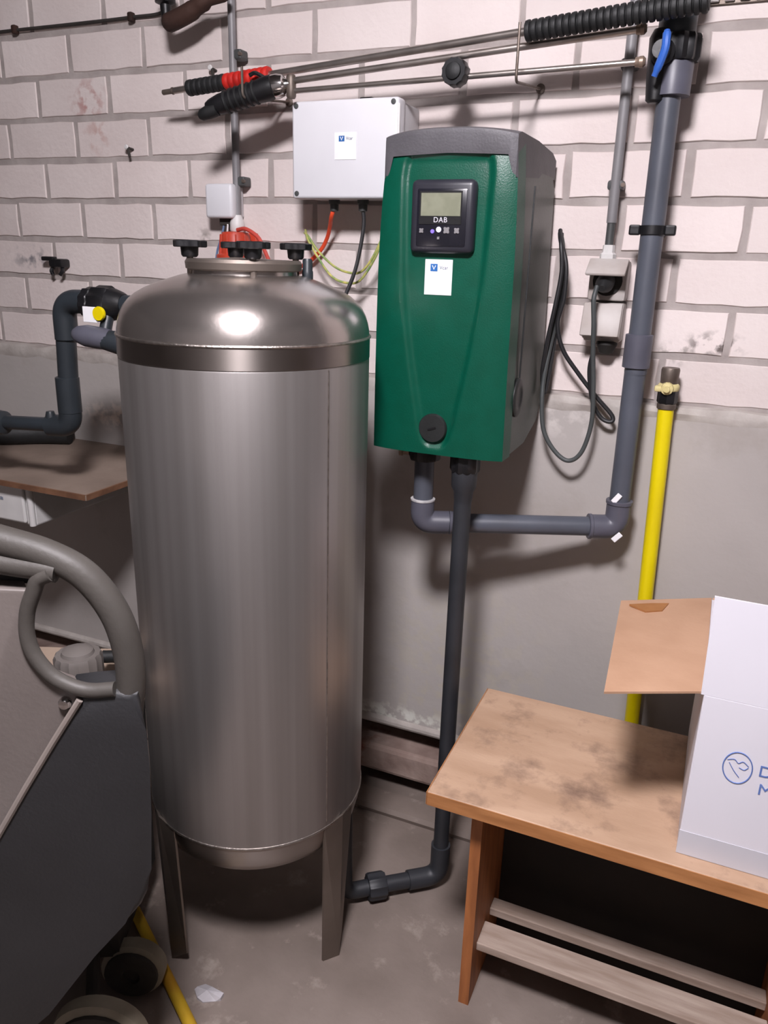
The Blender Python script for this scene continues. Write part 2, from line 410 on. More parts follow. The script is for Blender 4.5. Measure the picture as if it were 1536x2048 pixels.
# ------------------------------------------------------------------ stainless pressure tank
TX, TY, TR = 1.04, -.511, .21
tank = thing('pressure_tank', 'tall stainless steel pressure tank with domed top standing on three legs', 'tank', (TX, TY, 0))
def lathe_z(prof, seg=96):
    return turned((TX, TY, 0), (TX, TY, 1), prof, seg)
obj('shell', lathe_z([(.345, TR - .001), (.36, TR), (1.2, TR), (1.203, TR - .001)]), 'steel_satin', tank, smooth=True)
obj('collar_band', lathe_z([(1.202, TR - .002), (1.204, TR + .0006), (1.236, TR + .0006), (1.238, TR - .002)]), 'steel_polished', tank, smooth=True, label='mirror polished band under the dome')
dome = [(1.236, TR - .0005), (1.248, TR - .001), (1.260, TR - .0035), (1.272, TR - .0075), (1.283, TR - .0135), (1.293, TR - .022), (1.302, TR - .033), (1.310, TR - .047), (1.318, TR - .066), (1.3255, TR - .088), (1.331, TR - .105), (1.334, TR - .118)]
dm = obj('dome', lathe_z(dome), 'steel_dome', tank, smooth=True)
def bead(z, r, rr=.0026):
    bm = bmesh.new(); n = 120
    pts = [V((TX + r * math.cos(2 * PI * k / n), TY + r * math.sin(2 * PI * k / n), z)) for k in range(n + 1)]
    return add_tube(bm, pts, rr, 8, False)
obj('weld_seam', bead(1.238, TR), 'weld', tank, smooth=True)
obj('weld_seam', bead(.346, TR - .001), 'weld', tank, smooth=True)
obj('bottom_dish', lathe_z([(.345, TR - .001), (.325, TR - .003), (.30, TR - .009), (.283, TR - .02), (.27, TR - .045), (.262, TR - .09), (.258, .06), (.258, 0)]), 'steel_polished', tank, smooth=True)
bm = bmesh.new()
obj('long_seam', tube([(TX + (TR + .0005) * math.cos(math.radians(-21)), TY + (TR + .0005) * math.sin(math.radians(-21)), z) for z in (.36, 1.2)], .0011, 6), 'weld', tank)
# neck, flange ring and four star knobs
obj('neck', lathe_z([(1.325, .088), (1.333, .0875), (1.344, .086)], 64), 'steel_dome', tank, smooth=True)
fl = obj('flange', lathe_z([(1.340, .090), (1.342, .0945), (1.352, .0955), (1.357, .0925), (1.358, .05), (1.360, .02), (1.360, 0)], 64), 'steel_leg', tank, smooth=True)
camdir = math.atan2(CAMP.y - TY, CAMP.x - TX)
for q in range(4):
    a = camdir + math.radians(9) + q * PI / 2
    kx, ky = TX + .087 * math.cos(a), TY + .087 * math.sin(a)
    kb = gear((kx, ky, 1.374), (kx, ky, 2), .011, .021, .0285, 5, 6)
    kn = obj('star_knob', kb, 'black_plastic', tank, smooth=True)
    obj('hub', turned((kx, ky, 1.359), (kx, ky, 2), [(0, .011), (.003, .0135), (.015, .0145), (.017, .014)], 16), 'black_plastic', kn, smooth=True)
    obj('stud', turned((kx, ky, 1.325), (kx, ky, 2), [(0, .0055), (.05, .0055)], 10), 'steel_leg', kn, smooth=True)
a = camdir + math.radians(96)
hx, hy = TX + .106 * math.cos(a), TY + .106 * math.sin(a)
obj('lug', turned((hx, hy, 1.322), (hx, hy, 2), [(0, .008), (.004, .0095), (.018, .0095), (.02, .0085), (.036, .0085), (.039, .007)], 14), 'pvc_dark', tank, smooth=True)
# three bent sheet legs
for ang in (-10, -118, 114):
    a = math.radians(ang); d = V((math.cos(a), math.sin(a), 0)); s = V((-math.sin(a), math.cos(a), 0)); c = V((TX, TY, 0))
    bm = bmesh.new(); th = .004
    def P(rad, lat, z): return c + d * rad + s * lat + V((0, 0, z))
    ou = [(TR - .005, -.044, .345), (TR + .005, 0, .352), (TR - .005, .044, .345)]
    lo = [(TR - .018, -.030, .0), (TR + .0, 0, .0), (TR - .018, .034, .03)]
    A = [bm.verts.new(P(*k)) for k in ou]; B = [bm.verts.new(P(*k)) for k in lo]
    A2 = [bm.verts.new(P(k[0] - th, k[1], k[2])) for k in ou]; B2 = [bm.verts.new(P(k[0] - th, k[1], k[2])) for k in lo]
    for k in range(2):
        bm.faces.new((A[k], A[k + 1], B[k + 1], B[k])); bm.faces.new((A2[k], B2[k], B2[k + 1], A2[k + 1]))
        bm.faces.new((A[k], A2[k], A2[k + 1], A[k + 1])); bm.faces.new((B[k], B[k + 1], B2[k + 1], B2[k]))
    bm.faces.new((A[0], B[0], B2[0], A2[0])); bm.faces.new((A[2], A2[2], B2[2], B[2]))
    obj('leg', bm, 'steel_leg', tank)

# ------------------------------------------------------------------ green booster pump on the wall
PXC = 1.322
pump = thing('booster_pump', 'green wall mounted water booster pump with grey top and control display', 'pump', (PXC, -.17, 1.02))
ZB, ZT = 1.020, 1.572
def half_w(z):   # half width of the casing by height
    t = (z - ZB) / (ZT - ZB); return .1275 - .0055 * t - .010 * max(0, (t - .55) / .45) ** 2
def front_y(z):
    t = (z - ZB) / (ZT - ZB); return -.325 - .006 * math.sin(PI * t) + .010 * max(0, (t - .8) / .2) ** 2
def shield(z):   # half width of the recessed shield panel
    T = [(1.030, .0), (1.034, .018), (1.045, .028), (1.07, .036), (1.11, .043), (1.15, .051), (1.20, .060), (1.268, .070), (1.33, .077), (1.42, .081), (1.50, .083), (1.522, .080), (1.531, .072), (1.534, 0)]
    if z <= T[0][0] or z >= T[-1][0]: return 0
    for (a, b), (c, d) in zip(T, T[1:]):
        if a <= z <= c: return b + (d - b) * (z - a) / (c - a)
def sstep(x): x = max(0, min(1, x)); return x * x * (3 - 2 * x)
bm = bmesh.new(); NU, NV = 72, 120; G = []
for j in range(NV + 1):
    z = ZB + (1.552 - ZB) * j / NV; row = []
    for i in range(NU + 1):
        u = -1 + 2 * i / NU; hw = half_w(z); x = u * hw
        y = front_y(z) + .012 * abs(u) ** 4
        sh = shield(z)
        # distance to shield edge, approximated sideways and vertically
        d = min(sh - abs(x), (z - 1.030) * .9, (1.534 - z))
        y += .0075 * sstep((d + .001) / .013) if sh > 0 else 0
        row.append(bm.verts.new((PXC + x, y, z)))
    G.append(row)
for j in range(NV):
    for i in range(NU): bm.faces.new((G[j][i], G[j][i + 1], G[j + 1][i + 1], G[j + 1][i]))
# the shell returns backwards at both sides and the bottom
for side in (0, NU):
    prev = None; s = -1 if side == 0 else 1
    ret = [bm.verts.new((G[j][side].co.x + s * .0015, -.268, G[j][side].co.z)) for j in range(NV + 1)]
    for j in range(NV): bm.faces.new((G[j][side], G[j + 1][side], ret[j + 1], ret[j]))
bot = [bm.verts.new((G[0][i].co.x, -.268, ZB)) for i in range(NU + 1)]
for i in range(NU): bm.faces.new((G[0][i], G[0][i + 1], bot[i + 1], bot[i]))
obj('front_shell', bm, 'pump_green', pump, smooth=True, angle=50, label='green moulded front shell')
# rear casing: side profile extruded across, bottom chamfered towards the wall
prof = [(-.285, 1.022), (-.30, 1.05), (-.30, 1.50), (-.28, 1.545), (-.05, 1.53), (-.022, 1.50), (-.02, 1.085), (-.05, 1.05), (-.16, 1.024)]
bm = bmesh.new()
def side(s):
    return [bm.verts.new((PXC + s * (half_w(z) + (.0012 if -.27 < y < -.06 else -.001)), y, z)) for y, z in prof]
a, b = side(-1), side(1)
bm.faces.new(a); bm.faces.new(b[::-1])
for k in range(len(prof)): bm.faces.new((a[k], b[k], b[(k + 1) % len(prof)], a[(k + 1) % len(prof)]))
rear = obj('rear_casing', bm, 'pump_side', pump, smooth=True, angle=30)
for s in (-1, 1):
    x = PXC + s * (half_w(1.3) + .0015)
    obj('side_groove', b6(x - .0015, x + .0015, -.226, -.222, 1.10, 1.49), 'pump_dark', rear)
    x = PXC + s * (half_w(1.12) + .0005)
    obj('side_cap', turned((x - s * .004, -.235, 1.125), (x + s, -.235, 1.125), [(0, .036), (.006, .036), (.008, .033), (.0082, .020), (.007, .018)], 36), 'pump_dark', rear, smooth=True)
# grey cap over the top, with shoulders coming down at both corners
bm = bmesh.new(); NU = 40
def topz(u): return 1.573 - .010 * abs(u) ** 2.4
def lowz(u):
    au = abs(u)
    return 1.5335 - .004 * au - .034 * sstep((au - .86) / .07)
ys = [-.335, -.334, -.326, -.30, -.18, -.06, -.025]
tops = [-.010, -.003, .0, .003, .004, -.002, -.012]
F = []
rowL = [bm.verts.new((PXC + (-1 + 2 * i / NU) * (half_w(1.52) + .0022), front_y(1.53) - .003 + .012 * abs(-1 + 2 * i / NU) ** 4, lowz(-1 + 2 * i / NU))) for i in range(NU + 1)]
F.append(rowL)
for y, dz in zip(ys, tops):
    F.append([bm.verts.new((PXC + (-1 + 2 * i / NU) * (half_w(1.56) + .0022), y + .012 * abs(-1 + 2 * i / NU) ** 4 * (1 if y < -.3 else 0) + .004, topz(-1 + 2 * i / NU) + dz)) for i in range(NU + 1)])
for a, b in zip(F, F[1:]):
    for i in range(NU): bm.faces.new((a[i], a[i + 1], b[i + 1], b[i]))
for sd in (0, NU):   # side skirts of the cap
    low = []
    for y, a in zip(ys, F[1:]):
        low.append(bm.verts.new((a[sd].co.x, a[sd].co.y, 1.497 + .02 * sstep((y + .33) / .3))))
    bm.faces.new((F[0][sd], F[1][sd], low[0]))
    for k in range(len(low) - 1): bm.faces.new((F[1 + k][sd], F[2 + k][sd], low[k + 1], low[k]))
obj('top_cap', bm, 'pump_cap', pump, smooth=True, angle=40)
# control display
DX, DZ, DY = 1.320, 1.434, -.327
disp = obj('display_frame', box((DX, DY, DZ), (.114, .024, .118), .010, 3), 'bezel', pump, smooth=True, label='dark square control panel with grey screen')
obj('display_face', box((DX, DY - .0105, DZ - .002), (.090, .006, .094), .004, 2), 'bezel_inner', disp, smooth=True)
yf = DY - .0142
obj('screen_surround', b6(DX - .039, DX + .036, yf - .0004, yf + .001, 1.422, 1.474), 'black_plastic', disp)
obj('screen', b6(DX - .036, DX + .034, yf - .001, yf, 1.435, 1.471), 'lcd', disp, label='grey green faintly glowing LCD screen')  # slight glow put into the screen colour
text_mesh('maker_lettering', 'DAB', .0118, (DX - .0005, yf - .0009, 1.4285), (1, 0, 0), (0, 0, 1), 'print_white', disp, space=1.12)
for dx, dz, w_, h_, m_ in ((-.034, -.0225, .010, .010, 'print_white'), (-.014, -.0235, .010, .007, 'led_violet'), (-.003, -.0205, .0065, .009, 'led'),
                        (.011, -.0215, .010, .014, 'print_white'), (.029, -.022, .009, .012, 'print_white'), (-.003, -.034, .005, .006, 'print_white')):
    obj('button', turned((DX + dx, yf + .001, DZ + dz), (DX + dx, yf - 1, DZ + dz), [(0, h_ * .5), (.0018, h_ * .48), (.0022, h_ * .4)], 6 if m_ == 'print_white' else 14) if m_ != 'print_white' else
        gear((DX + dx, yf + .001, DZ + dz), (DX + dx, yf - 1, DZ + dz), .002, h_ * .3, h_ * .48, 4, 5), m_ if m_ != 'print_white' else 'conduit', disp)
# white sticker with a small blue mark
def sticker(parent, x, y, z, wd, ht, word):
    st = obj('sticker', b6(x - wd / 2, x + wd / 2, y - .0006, y + .0006, z - ht / 2, z + ht / 2), 'paper', parent, label='white paper sticker with a small blue mark')
    lx, lz = x - wd * .17, z + ht * .27
    obj('emblem', b6(lx - wd * .13, lx + wd * .13, y - .001, y - .0005, lz - ht * .105, lz + ht * .105), 'print_blue', st)
    bm = bmesh.new(); q = wd * .1
    add_tube(bm, [(lx - q * .6, y - .0012, lz + q * .7), (lx, y - .0012, lz - q * .6), (lx + q * .6, y - .0012, lz + q * .7)], wd * .018, 6)
    obj('emblem_mark', bm, 'paper', st)
    text_mesh('sticker_lettering', word, wd * .17, (x + wd * .19, y - .0008, lz), (1, 0, 0), (0, 0, 1), 'print_text', st, ext=.0002)
sticker(pump, 1.3145, front_y(1.336) + .0068, 1.336, .050, .059, 'Vcar')
# round service plug at the foot of the shield
pg = obj('service_plug', turned((1.3165, -.318, 1.069), (1.3165, -1, 1.069), [(0, .027), (.006, .027), (.009, .025), (.0095, .0)], 40), 'pump_dark', pump, smooth=True, label='dark round screw plug with slot')
obj('slot', box((1.3165, -.3277, 1.069), (.016, .002, .0035), 0, 1, Matrix.Rotation(-.35, 3, 'Y')), 'black_plastic', pg)
obj('outlet_nut', gear((1.272, -.235, .985), (1.272, -.235, 2), .037, .029, .032, 10, 4), 'black_plastic', pump, smooth=True)
obj('inlet_nut', gear((1.371, -.283, .985), (1.371, -.283, 2), .037, .026, .029, 10, 4), 'black_plastic', pump, smooth=True)
obj('wall_bracket', b6(PXC - .09, PXC + .09, -.022, -.001, 1.10, 1.48, .004), 'pump_dark', pump)
obj('drain_tap', turned((1.243, -.245, 1.0), (1.20, -.25, 1.0), [(0, .008), (.012, .008), (.014, .011), (.02, .011)], 12), 'brass', pump, smooth=True)

# ------------------------------------------------------------------ grey delivery pipe: pump outlet -> riser
RX, RY, PR = 1.640, -.085, .0203
EL = V((1.272, -.235, .852)); ER = V((RX, RY, .855))
pipe = thing('delivery_pipe', 'grey plastic delivery pipe with elbows rising up the wall beside the pump', 'pipe', (RX, RY, .85))
obj('riser', tube([(RX, RY, .90), (RX - .004, RY, 1.66)], PR, 28), 'pvc_grey', pipe, smooth=True)
obj('coupling', turned((RX - .002, RY, 1.178), (RX - .002, RY, 2), [(0, .0225), (.001, .0255), (.062, .0255), (.063, .0225)], 32), 'pvc_fitting', pipe, smooth=True)
obj('glue_ring', turned((RX - .001, RY, 1.166), (RX - .001, RY, 2), [(0, .0207), (.006, .0212), (.012, .0207)], 24), 'pvc_grey', pipe, smooth=True)
hd = (ER - EL).normalized()
obj('cross_pipe', tube([EL + hd * .03, ER - hd * .03], PR * .97, 28), 'pvc_grey', pipe, smooth=True)
el = obj('elbow', tube(fillet([ER - hd * .055, ER, ER + V((0, 0, .055))], .03, 10), .0245, 28), 'pvc_fitting', pipe, smooth=True)
obj('elbow_rim', turned(ER + V((0, 0, .050)), ER + V((0, 0, 1)), [(0, .025), (.001, .0265), (.007, .0265), (.008, .025)], 28), 'pvc_fitting', el, smooth=True)
obj('elbow_rim', turned(ER - hd * .058, ER, [(0, .025), (.001, .0262), (.006, .0262), (.007, .025)], 28), 'pvc_fitting', el, smooth=True)
el = obj('elbow', tube(fillet([EL + hd * .055, EL, EL + V((0, 0, .05))], .035, 10), .0238, 28), 'pvc_fitting', pipe, smooth=True)
obj('glue_ring', turned(EL + V((0, 0, .047)), EL + V((0, 0, 1)), [(0, .0235), (.001, .025), (.004, .025), (.005, .022)], 28), 'pvc_glue', el, smooth=True)
obj('glue_ring', turned(EL + hd * .056, ER, [(0, .0236), (.001, .0245), (.01, .0225), (.011, .021)], 28), 'pvc_fitting', el, smooth=True)
obj('drop_pipe', tube([EL + V((0, 0, .03)), EL + V((0, 0, .14))], PR * .97, 28), 'pvc_grey', pipe, smooth=True)
for (dx, dy, dz, ry) in ((-.004, -.0225, .066, .6), (.006, -.0245, -.014, .7)):
    obj('tape_scrap', box((RX + dx, RY + dy, .855 + dz), (.011, .003, .022), .001, 1, Matrix.Rotation(ry, 3, 'Y')), 'paper', pipe)
t = thing('pipe_clamp', 'black plastic clamp holding the grey riser pipe to the bricks', 'clamp', (RX - .003, -.03, 1.427))
obj('ring', turned((RX - .003, RY, 1.418), (RX - .003, RY, 2), [(0, .0208), (.0005, .0238), (.0155, .0238), (.016, .0208)], 28), 'black_plastic', t, smooth=True)
for s in (-1, 1):
    obj('ear', box((RX - .003 + s * .031, RY, 1.426), (.020, .014, .018), .003, 2), 'black_plastic', t)
obj('foot', b6(RX - .02, RX + .014, RY + .019, .0, 1.416, 1.436, .003), 'black_plastic', t)

# ball valve on top of the riser
vx = RX - .004
t = thing('ball_valve', 'black and grey ball valve with blue lever on top of the riser pipe', 'valve', (vx, RY, 1.65))
obj('socket', turned((vx + .004, RY, 1.642), (vx + .004, RY, 2), [(0, .022), (.001, .030), (.05, .031), (.055, .029)], 28), 'pvc_fitting', t, smooth=True)
obj('union_nut', gear((vx + .006, RY, 1.695), (vx + .006, RY, 2), .04, .034, .038, 12, 4), 'black_plastic', t, smooth=True)
obj('body', turned((vx, RY, 1.73), (vx, RY, 2), [(0, .026), (.01, .031), (.05, .031), (.06, .026), (.075, .026)], 28), 'pvc_dark', t, smooth=True)
obj('union_nut', gear((vx, RY, 1.80), (vx, RY, 2), .04, .034, .038, 12, 4), 'black_plastic', t, smooth=True)
obj('stem', turned((vx - .014, RY - .02, 1.705), (vx - .03, RY - .3, 1.705), [(0, .020), (.02, .020), (.024, .014), (.04, .014)], 18), 'black_plastic', t, smooth=True)
obj('gland_body', turned((vx - .022, RY - .012, 1.632), (vx - .022, RY - .012, 2), [(0, .010), (.004, .015), (.04, .018), (.10, .020), (.112, .014)], 18), 'black_plastic', t, smooth=True)
obj('lever', tube(spline([(vx - .010, RY - .058, 1.731), (vx - .009, RY - .062, 1.718), (vx - .010, RY - .062, 1.700), (vx - .022, RY - .056, 1.665)], 6), [.005] * 2 + [.0068] * 15 + [.005] * 2, 10), 'blue_handle', t, smooth=True)

# ------------------------------------------------------------------ dark suction pipe from the tank foot to the pump
SX, SY = 1.369, -.283
t = thing('suction_pipe', 'dark plastic suction pipe from the floor by the tank up to the green pump', 'pipe', (SX, SY, 0))
SE = V((SX, SY, .030)); ST = V((1.262, -.372, .034)); sd = (ST - SE).normalized()
obj('riser', tube([SE + V((0, 0, .07)), (SX + .002, SY, .99)], .0168, 24), 'pvc_black', t, smooth=True)
obj('reducer', turned((SX + .002, SY, .925), (SX + .002, SY, 2), [(0, .017), (.02, .019), (.03, .024), (.062, .025)], 24), 'pvc_black', t, smooth=True)
obj('elbow', tube(fillet([SE + V((0, 0, .085)), SE, SE + sd * .075], .06, 12), .0215, 24), 'pvc_black', t, smooth=True)
obj('floor_run', tube([SE + sd * .06, ST], .0175, 24), 'pvc_black', t, smooth=True)
obj('union_nut', gear(ST - sd * .01, ST + sd, .04, .027, .030, 10, 4), 'pvc_black', t, smooth=True)
obj('tank_spigot', tube(fillet([ST + sd * .02, V((1.198, -.425, .034)), V((1.196, -.427, .283))], .03, 8), .018, 18), 'pvc_black', t, smooth=True)

# ------------------------------------------------------------------ control box
t = thing('control_box', 'pale grey plastic electrical control box with sticker above the tank', 'control box', (1.028, -.06, 1.475))
X0, X1, Z0, Z1 = .910, 1.146, 1.477, 1.660
obj('enclosure', b6(X0 + .003, X1 - .003, -.085, -.0005, Z0 + .003, Z1 - .003, .006), 'box_back', t, smooth=True)
lid = obj('lid', b6(X0, X1, -.122, -.0855, Z0, Z1, .006, 3), 'box_plastic', t, smooth=True)
for x in (X0 + .011, X1 - .011):
    for z in (Z0 + .010, Z1 - .009):
        obj('lid_screw', turned((x, -.120, z), (x, -1, z), [(0, .0052), (.003, .0052), (.0035, .003)], 12), 'conduit_dark', lid, smooth=True)
sticker(lid, 1.033, -.1226, 1.575, .048, .050, 'Vcar')
obj('mounting_clip', b6(1.018, 1.048, -.03, -.0005, 1.655, 1.679, .003), 'black_plastic', t)
obj('hinge_edge', tube([(X1 - .001, -.118, Z0 + .01), (X1 - .001, -.118, Z1 - .012)], .003, 8), 'white_plastic', lid, smooth=True)
for x in (.985, 1.052):
    obj('cable_gland', turned((x, -.075, 1.478), (x, -.075, 0), [(0, .012), (.008, .012), (.009, .0095), (.022, .009), (.024, .006)], 14), 'conduit_dark', t, smooth=True)

def cable(name, pts, r, m, label, n=10, seg=10, group=None):
    o = obj(name, tube(spline(pts, n), r, seg), m, None, smooth=True, label=label, cat='cable', group=group, loc=pts[0]); return o
cable('control_cable', [(1.052, -.075, 1.462), (1.056, -.078, 1.43), (1.054, -.09, 1.38), (1.050, -.11, 1.33), (1.038, -.14, 1.27), (1.03, -.17, 1.2), (1.045, -.18, 1.0), (1.06, -.18, .8), (1.07, -.18, .7)], .0042, 'cable_black', 'black cable hanging from the control box down behind the tank')
cable('control_cable', [(.985, -.075, 1.462), (.978, -.074, 1.445), (.962, -.05, 1.425), (.945, -.032, 1.40), (.925, -.025, 1.375), (.885, -.02, 1.345), (.83, -.02, 1.33), (.79, -.025, 1.335)], .0045, 'cable_orange', 'orange red cable leaving the control box towards the red box')
cable('earth_wire', [(.888, -.03, 1.412), (.905, -.045, 1.405), (.935, -.055, 1.375), (.975, -.06, 1.345), (1.01, -.06, 1.332), (1.045, -.065, 1.334), (1.075, -.07, 1.365), (1.10, -.075, 1.41), (1.12, -.085, 1.445)], .0026, 'wire_yellow', 'yellow green wire looping below the control box, upper strand')
cable('earth_wire', [(.886, -.022, 1.418), (.91, -.055, 1.398), (.94, -.06, 1.358), (.975, -.065, 1.322), (1.01, -.065, 1.310), (1.045, -.07, 1.316), (1.08, -.075, 1.36), (1.105, -.08, 1.41), (1.125, -.088, 1.45)], .0026, 'wire_yellow', 'yellow green wire looping below the control box, lower strand')

# ------------------------------------------------------------------ conduit, small junction box and red box above the tank
t = thing('electrical_conduit', 'grey electrical conduit running down the bricks to the red box', 'conduit', (.711, -.03, 1.45))
obj('tube', tube([(.711, -.028, 1.445), (.711, -.028, ZC - .01)], .0085, 16), 'conduit', t, smooth=True)
for z in (1.52, 1.775):
    cl = obj('saddle', box((.722, -.018, z), (.026, .030, .020), .004, 2), 'conduit_dark', t)
    obj('saddle_screw', turned((.733, -.03, z), (.733, -1, z), [(0, .004), (.006, .004)], 10), 'old_metal', cl)
obj('sleeve', turned((.711, -.03, 1.412), (.711, -.03, 2), [(0, .015), (.004, .017), (.02, .0165), (.03, .013), (.036, .010)], 18), 'white_plastic', t, smooth=True)
t = thing('red_switch_box', 'red orange round plastic switch box behind the tank flange', 'switch box', (.715, -.04, 1.36))
obj('body', turned((.715, -.045, 1.33), (.715, -.045, 2), [(0, .046), (.03, .045), (.034, .037), (.072, .034), (.08, .030), (.082, .012)], 24), 'red_plastic', t, smooth=True)
for k in range(5):
    a = -PI / 2 + (k - 2) * .6
    obj('rib', tube([(.715 + .038 * math.cos(a), -.045 + .038 * math.sin(a), 1.362), (.715 + .0345 * math.cos(a), -.045 + .0345 * math.sin(a), 1.405)], .0022, 6), 'red_plastic', t)
obj('back_plate', b6(.68, .75, -.012, -.0005, 1.33, 1.41, .003), 'red_plastic', t)
cable('switch_cable', [(.73, -.06, 1.415), (.755, -.062, 1.417), (.785, -.06, 1.40), (.80, -.06, 1.375), (.815, -.06, 1.345), (.83, -.06, 1.31), (.84, -.06, 1.25)], .0045, 'cable_red', 'red cable curving out of the top of the red switch box')
t = thing('junction_box', 'small square pale grey junction box beside the conduit', 'junction box', (.675, -.03, 1.44))
obj('body', b6(.648, .712, -.03, -.0005, 1.442, 1.512, .004), 'box_back', t)
obj('cover', b6(.641, .714, -.055, -.0302, 1.440, 1.514, .007, 3), 'box_plastic', t, smooth=True)
obj('terminal_block', b6(.665, .705, -.035, -.004, 1.425, 1.4425, .002), 'grime_and_shade', t)
cable('control_wire', [(.675, -.03, 1.428), (.668, -.032, 1.40), (.655, -.032, 1.37), (.648, -.032, 1.34), (.64, -.03, 1.31)], .0026, 'wire_blue', 'thin blue grey wire dropping from the small junction box')
cable('control_wire', [(.688, -.034, 1.428), (.684, -.036, 1.40), (.67, -.04, 1.37), (.66, -.045, 1.33)], .0022, 'white_plastic', 'thin white wire dropping from the small junction box')

# conduit and sockets right of the pump
t = thing('electrical_conduit', 'grey electrical conduit running down the bricks to the double socket', 'conduit', (1.555, -.03, 1.39))
obj('tube', tube([(1.555, -.03, 1.44), (1.555, -.03, ZC - .01)], .0095, 16), 'conduit', t, smooth=True)
obj('lower_tube', tube([(1.555, -.03, 1.395), (1.555, -.03, 1.445)], .0078, 16), 'conduit_dark', t, smooth=True)
for z in (1.507, 1.71):
    cl = obj('saddle', box((1.555, -.018, z), (.030, .034, .018), .005, 2), 'conduit_dark', t, smooth=True)
    obj('saddle_screw', turned((1.569, -.03, z), (1.569, -1, z), [(0, .004), (.006, .004)], 10), 'old_metal', cl)
obj('cable_gland', turned((1.556, -.034, 1.366), (1.556, -.034, 2), [(0, .014), (.002, .0155), (.017, .0155), (.02, .012), (.034, .011)], 8), 'white_plastic', t)
t = thing('double_socket', 'grey weatherproof double wall socket with hinged lids', 'socket', (1.562, -.02, 1.21))
hw = .036
for zt_, nm in ((1.372, 'upper'), (1.293, 'lower')):
    hs = obj('housing', b6(1.562 - hw, 1.562 + hw, -.042, -.0005, zt_ - .075, zt_, .005, 2), 'socket_grey', t, smooth=True)
    obj('outlet_insert', turned((1.562, -.040, zt_ - .038), (1.562, -1, zt_ - .038), [(0, .028), (.004, .028), (.0045, .024), (.0046, 0)], 24), 'socket_hole', hs, smooth=True)
    lean = 58 if nm == 'upper' else 20
    rot = Matrix.Rotation(math.radians(-lean), 3, 'X')
    ln = .052 if nm == 'upper' else .066
    c = V((1.562 if nm == 'upper' else 1.560, -.044, zt_ - .002)) + rot @ V((0, -.004, -ln / 2))
    lid = obj('lid', box(c, (.074, .007, ln), .003, 2, rot), 'socket_grey', t, smooth=True)
    if nm == 'lower':
        for s in (-1, 1):
            c2 = V((1.562, -.044, zt_ - .002)) + rot @ V((s * .0345, .008, -ln / 2))
            obj('lid_cheek', box(c2, (.003, .020, ln * .96), .001, 1, rot), 'socket_grey', lid)
obj('under_lid_shade', turned((1.572, -.03, 1.219), (1.572, -.03, 0), [(0, .02), (.006, .021), (.012, .018), (.022, .014), (.025, .008)], 16), 'socket_hole', t, smooth=True)  # dark form placed as the shadow under the lower lid
t = thing('power_cable', 'grey black power cable with plug hanging in a loop from the double socket', 'cable', (1.55, -.07, 1.33))
obj('plug', turned((1.560, -.045, 1.334), (1.552, -.5, 1.20), [(0, .017), (.02, .0175), (.03, .013), (.042, .009), (.046, .006)], 16), 'black_rubber', t, smooth=True)
obj('cord', tube(spline([(1.550, -.088, 1.325), (1.548, -.098, 1.30), (1.552, -.095, 1.26), (1.556, -.088, 1.20), (1.563, -.08, 1.13), (1.566, -.075, 1.06), (1.553, -.075, 1.00), (1.528, -.075, .978), (1.498, -.075, .995), (1.472, -.075, 1.035), (1.462, -.07, 1.09), (1.460, -.06, 1.15), (1.470, -.055, 1.24), (1.476, -.05, 1.31), (1.470, -.045, 1.39), (1.462, -.04, 1.42)], 10), .0046, 12), 'cable_grey', t, smooth=True)
cable('spare_cable', [(1.460, -.035, 1.42), (1.468, -.06, 1.405), (1.484, -.068, 1.36), (1.486, -.068, 1.30), (1.478, -.066, 1.25), (1.492, -.06, 1.20), (1.525, -.052, 1.155), (1.565, -.046, 1.11), (1.600, -.044, 1.075), (1.600, -.046, 1.062), (1.580, -.046, 1.068), (1.560, -.05, 1.10), (1.548, -.055, 1.16), (1.552, -.06, 1.2)], .0044, 'cable_black', 'coiled black cable hanging beside the pump with its loop on the plaster')
cable('spare_cable', [(1.461, -.04, 1.425), (1.472, -.075, 1.40), (1.479, -.08, 1.35), (1.472, -.08, 1.28), (1.463, -.075, 1.22), (1.455, -.06, 1.15), (1.462, -.05, 1.11), (1.47, -.045, 1.20), (1.474, -.045, 1.32), (1.464, -.04, 1.42)], .0042, 'cable_black', 'black cable bundle tied close against the side of the pump')

# ------------------------------------------------------------------ yellow gas pipe
t = thing('gas_pipe', 'bright yellow gas pipe with capped stopcock standing against the wall', 'pipe', (1.73, -.045, .0))
obj('tube', tube([(1.733, -.04, .02), (1.701, -.042, 1.10)], .0152, 24), 'yellow_paint', t, smooth=True)
obj('collar', turned((1.701, -.042, 1.097), (1.6995, -.042, 2), [(0, .0155), (.002, .018), (.010, .018), (.012, .016)], 20), 'old_metal', t, smooth=True)
obj('valve_body', turned((1.7008, -.042, 1.108), (1.6995, -.042, 2), [(0, .0165), (.004, .0195), (.026, .0195), (.030, .016)], 8), 'black_plastic', t, smooth=True)
obj('end_cap', turned((1.700, -.042, 1.138), (1.6995, -.042, 2), [(0, .015), (.012, .0165), (.036, .0175), (.040, .016)], 20), 'old_metal', t, smooth=True)
sp = obj('sealing_tape', turned((1.7, -.042, 1.132), (1.6995, -.042, 2), [(0, .017), (.003, .020), (.008, .021), (.013, .020), (.016, .017)], 20), 'tape_cream', t, smooth=True)
obj('spindle', turned((1.699, -.05, 1.140), (1.697, -.5, 1.136), [(0, .013), (.016, .0115), (.018, .006), (.024, .006)], 12), 'tape_cream', sp, smooth=True)
obj('tape_tail', box((1.683, -.054, 1.138), (.016, .014, .012), .004, 2), 'tape_cream', sp, smooth=True)

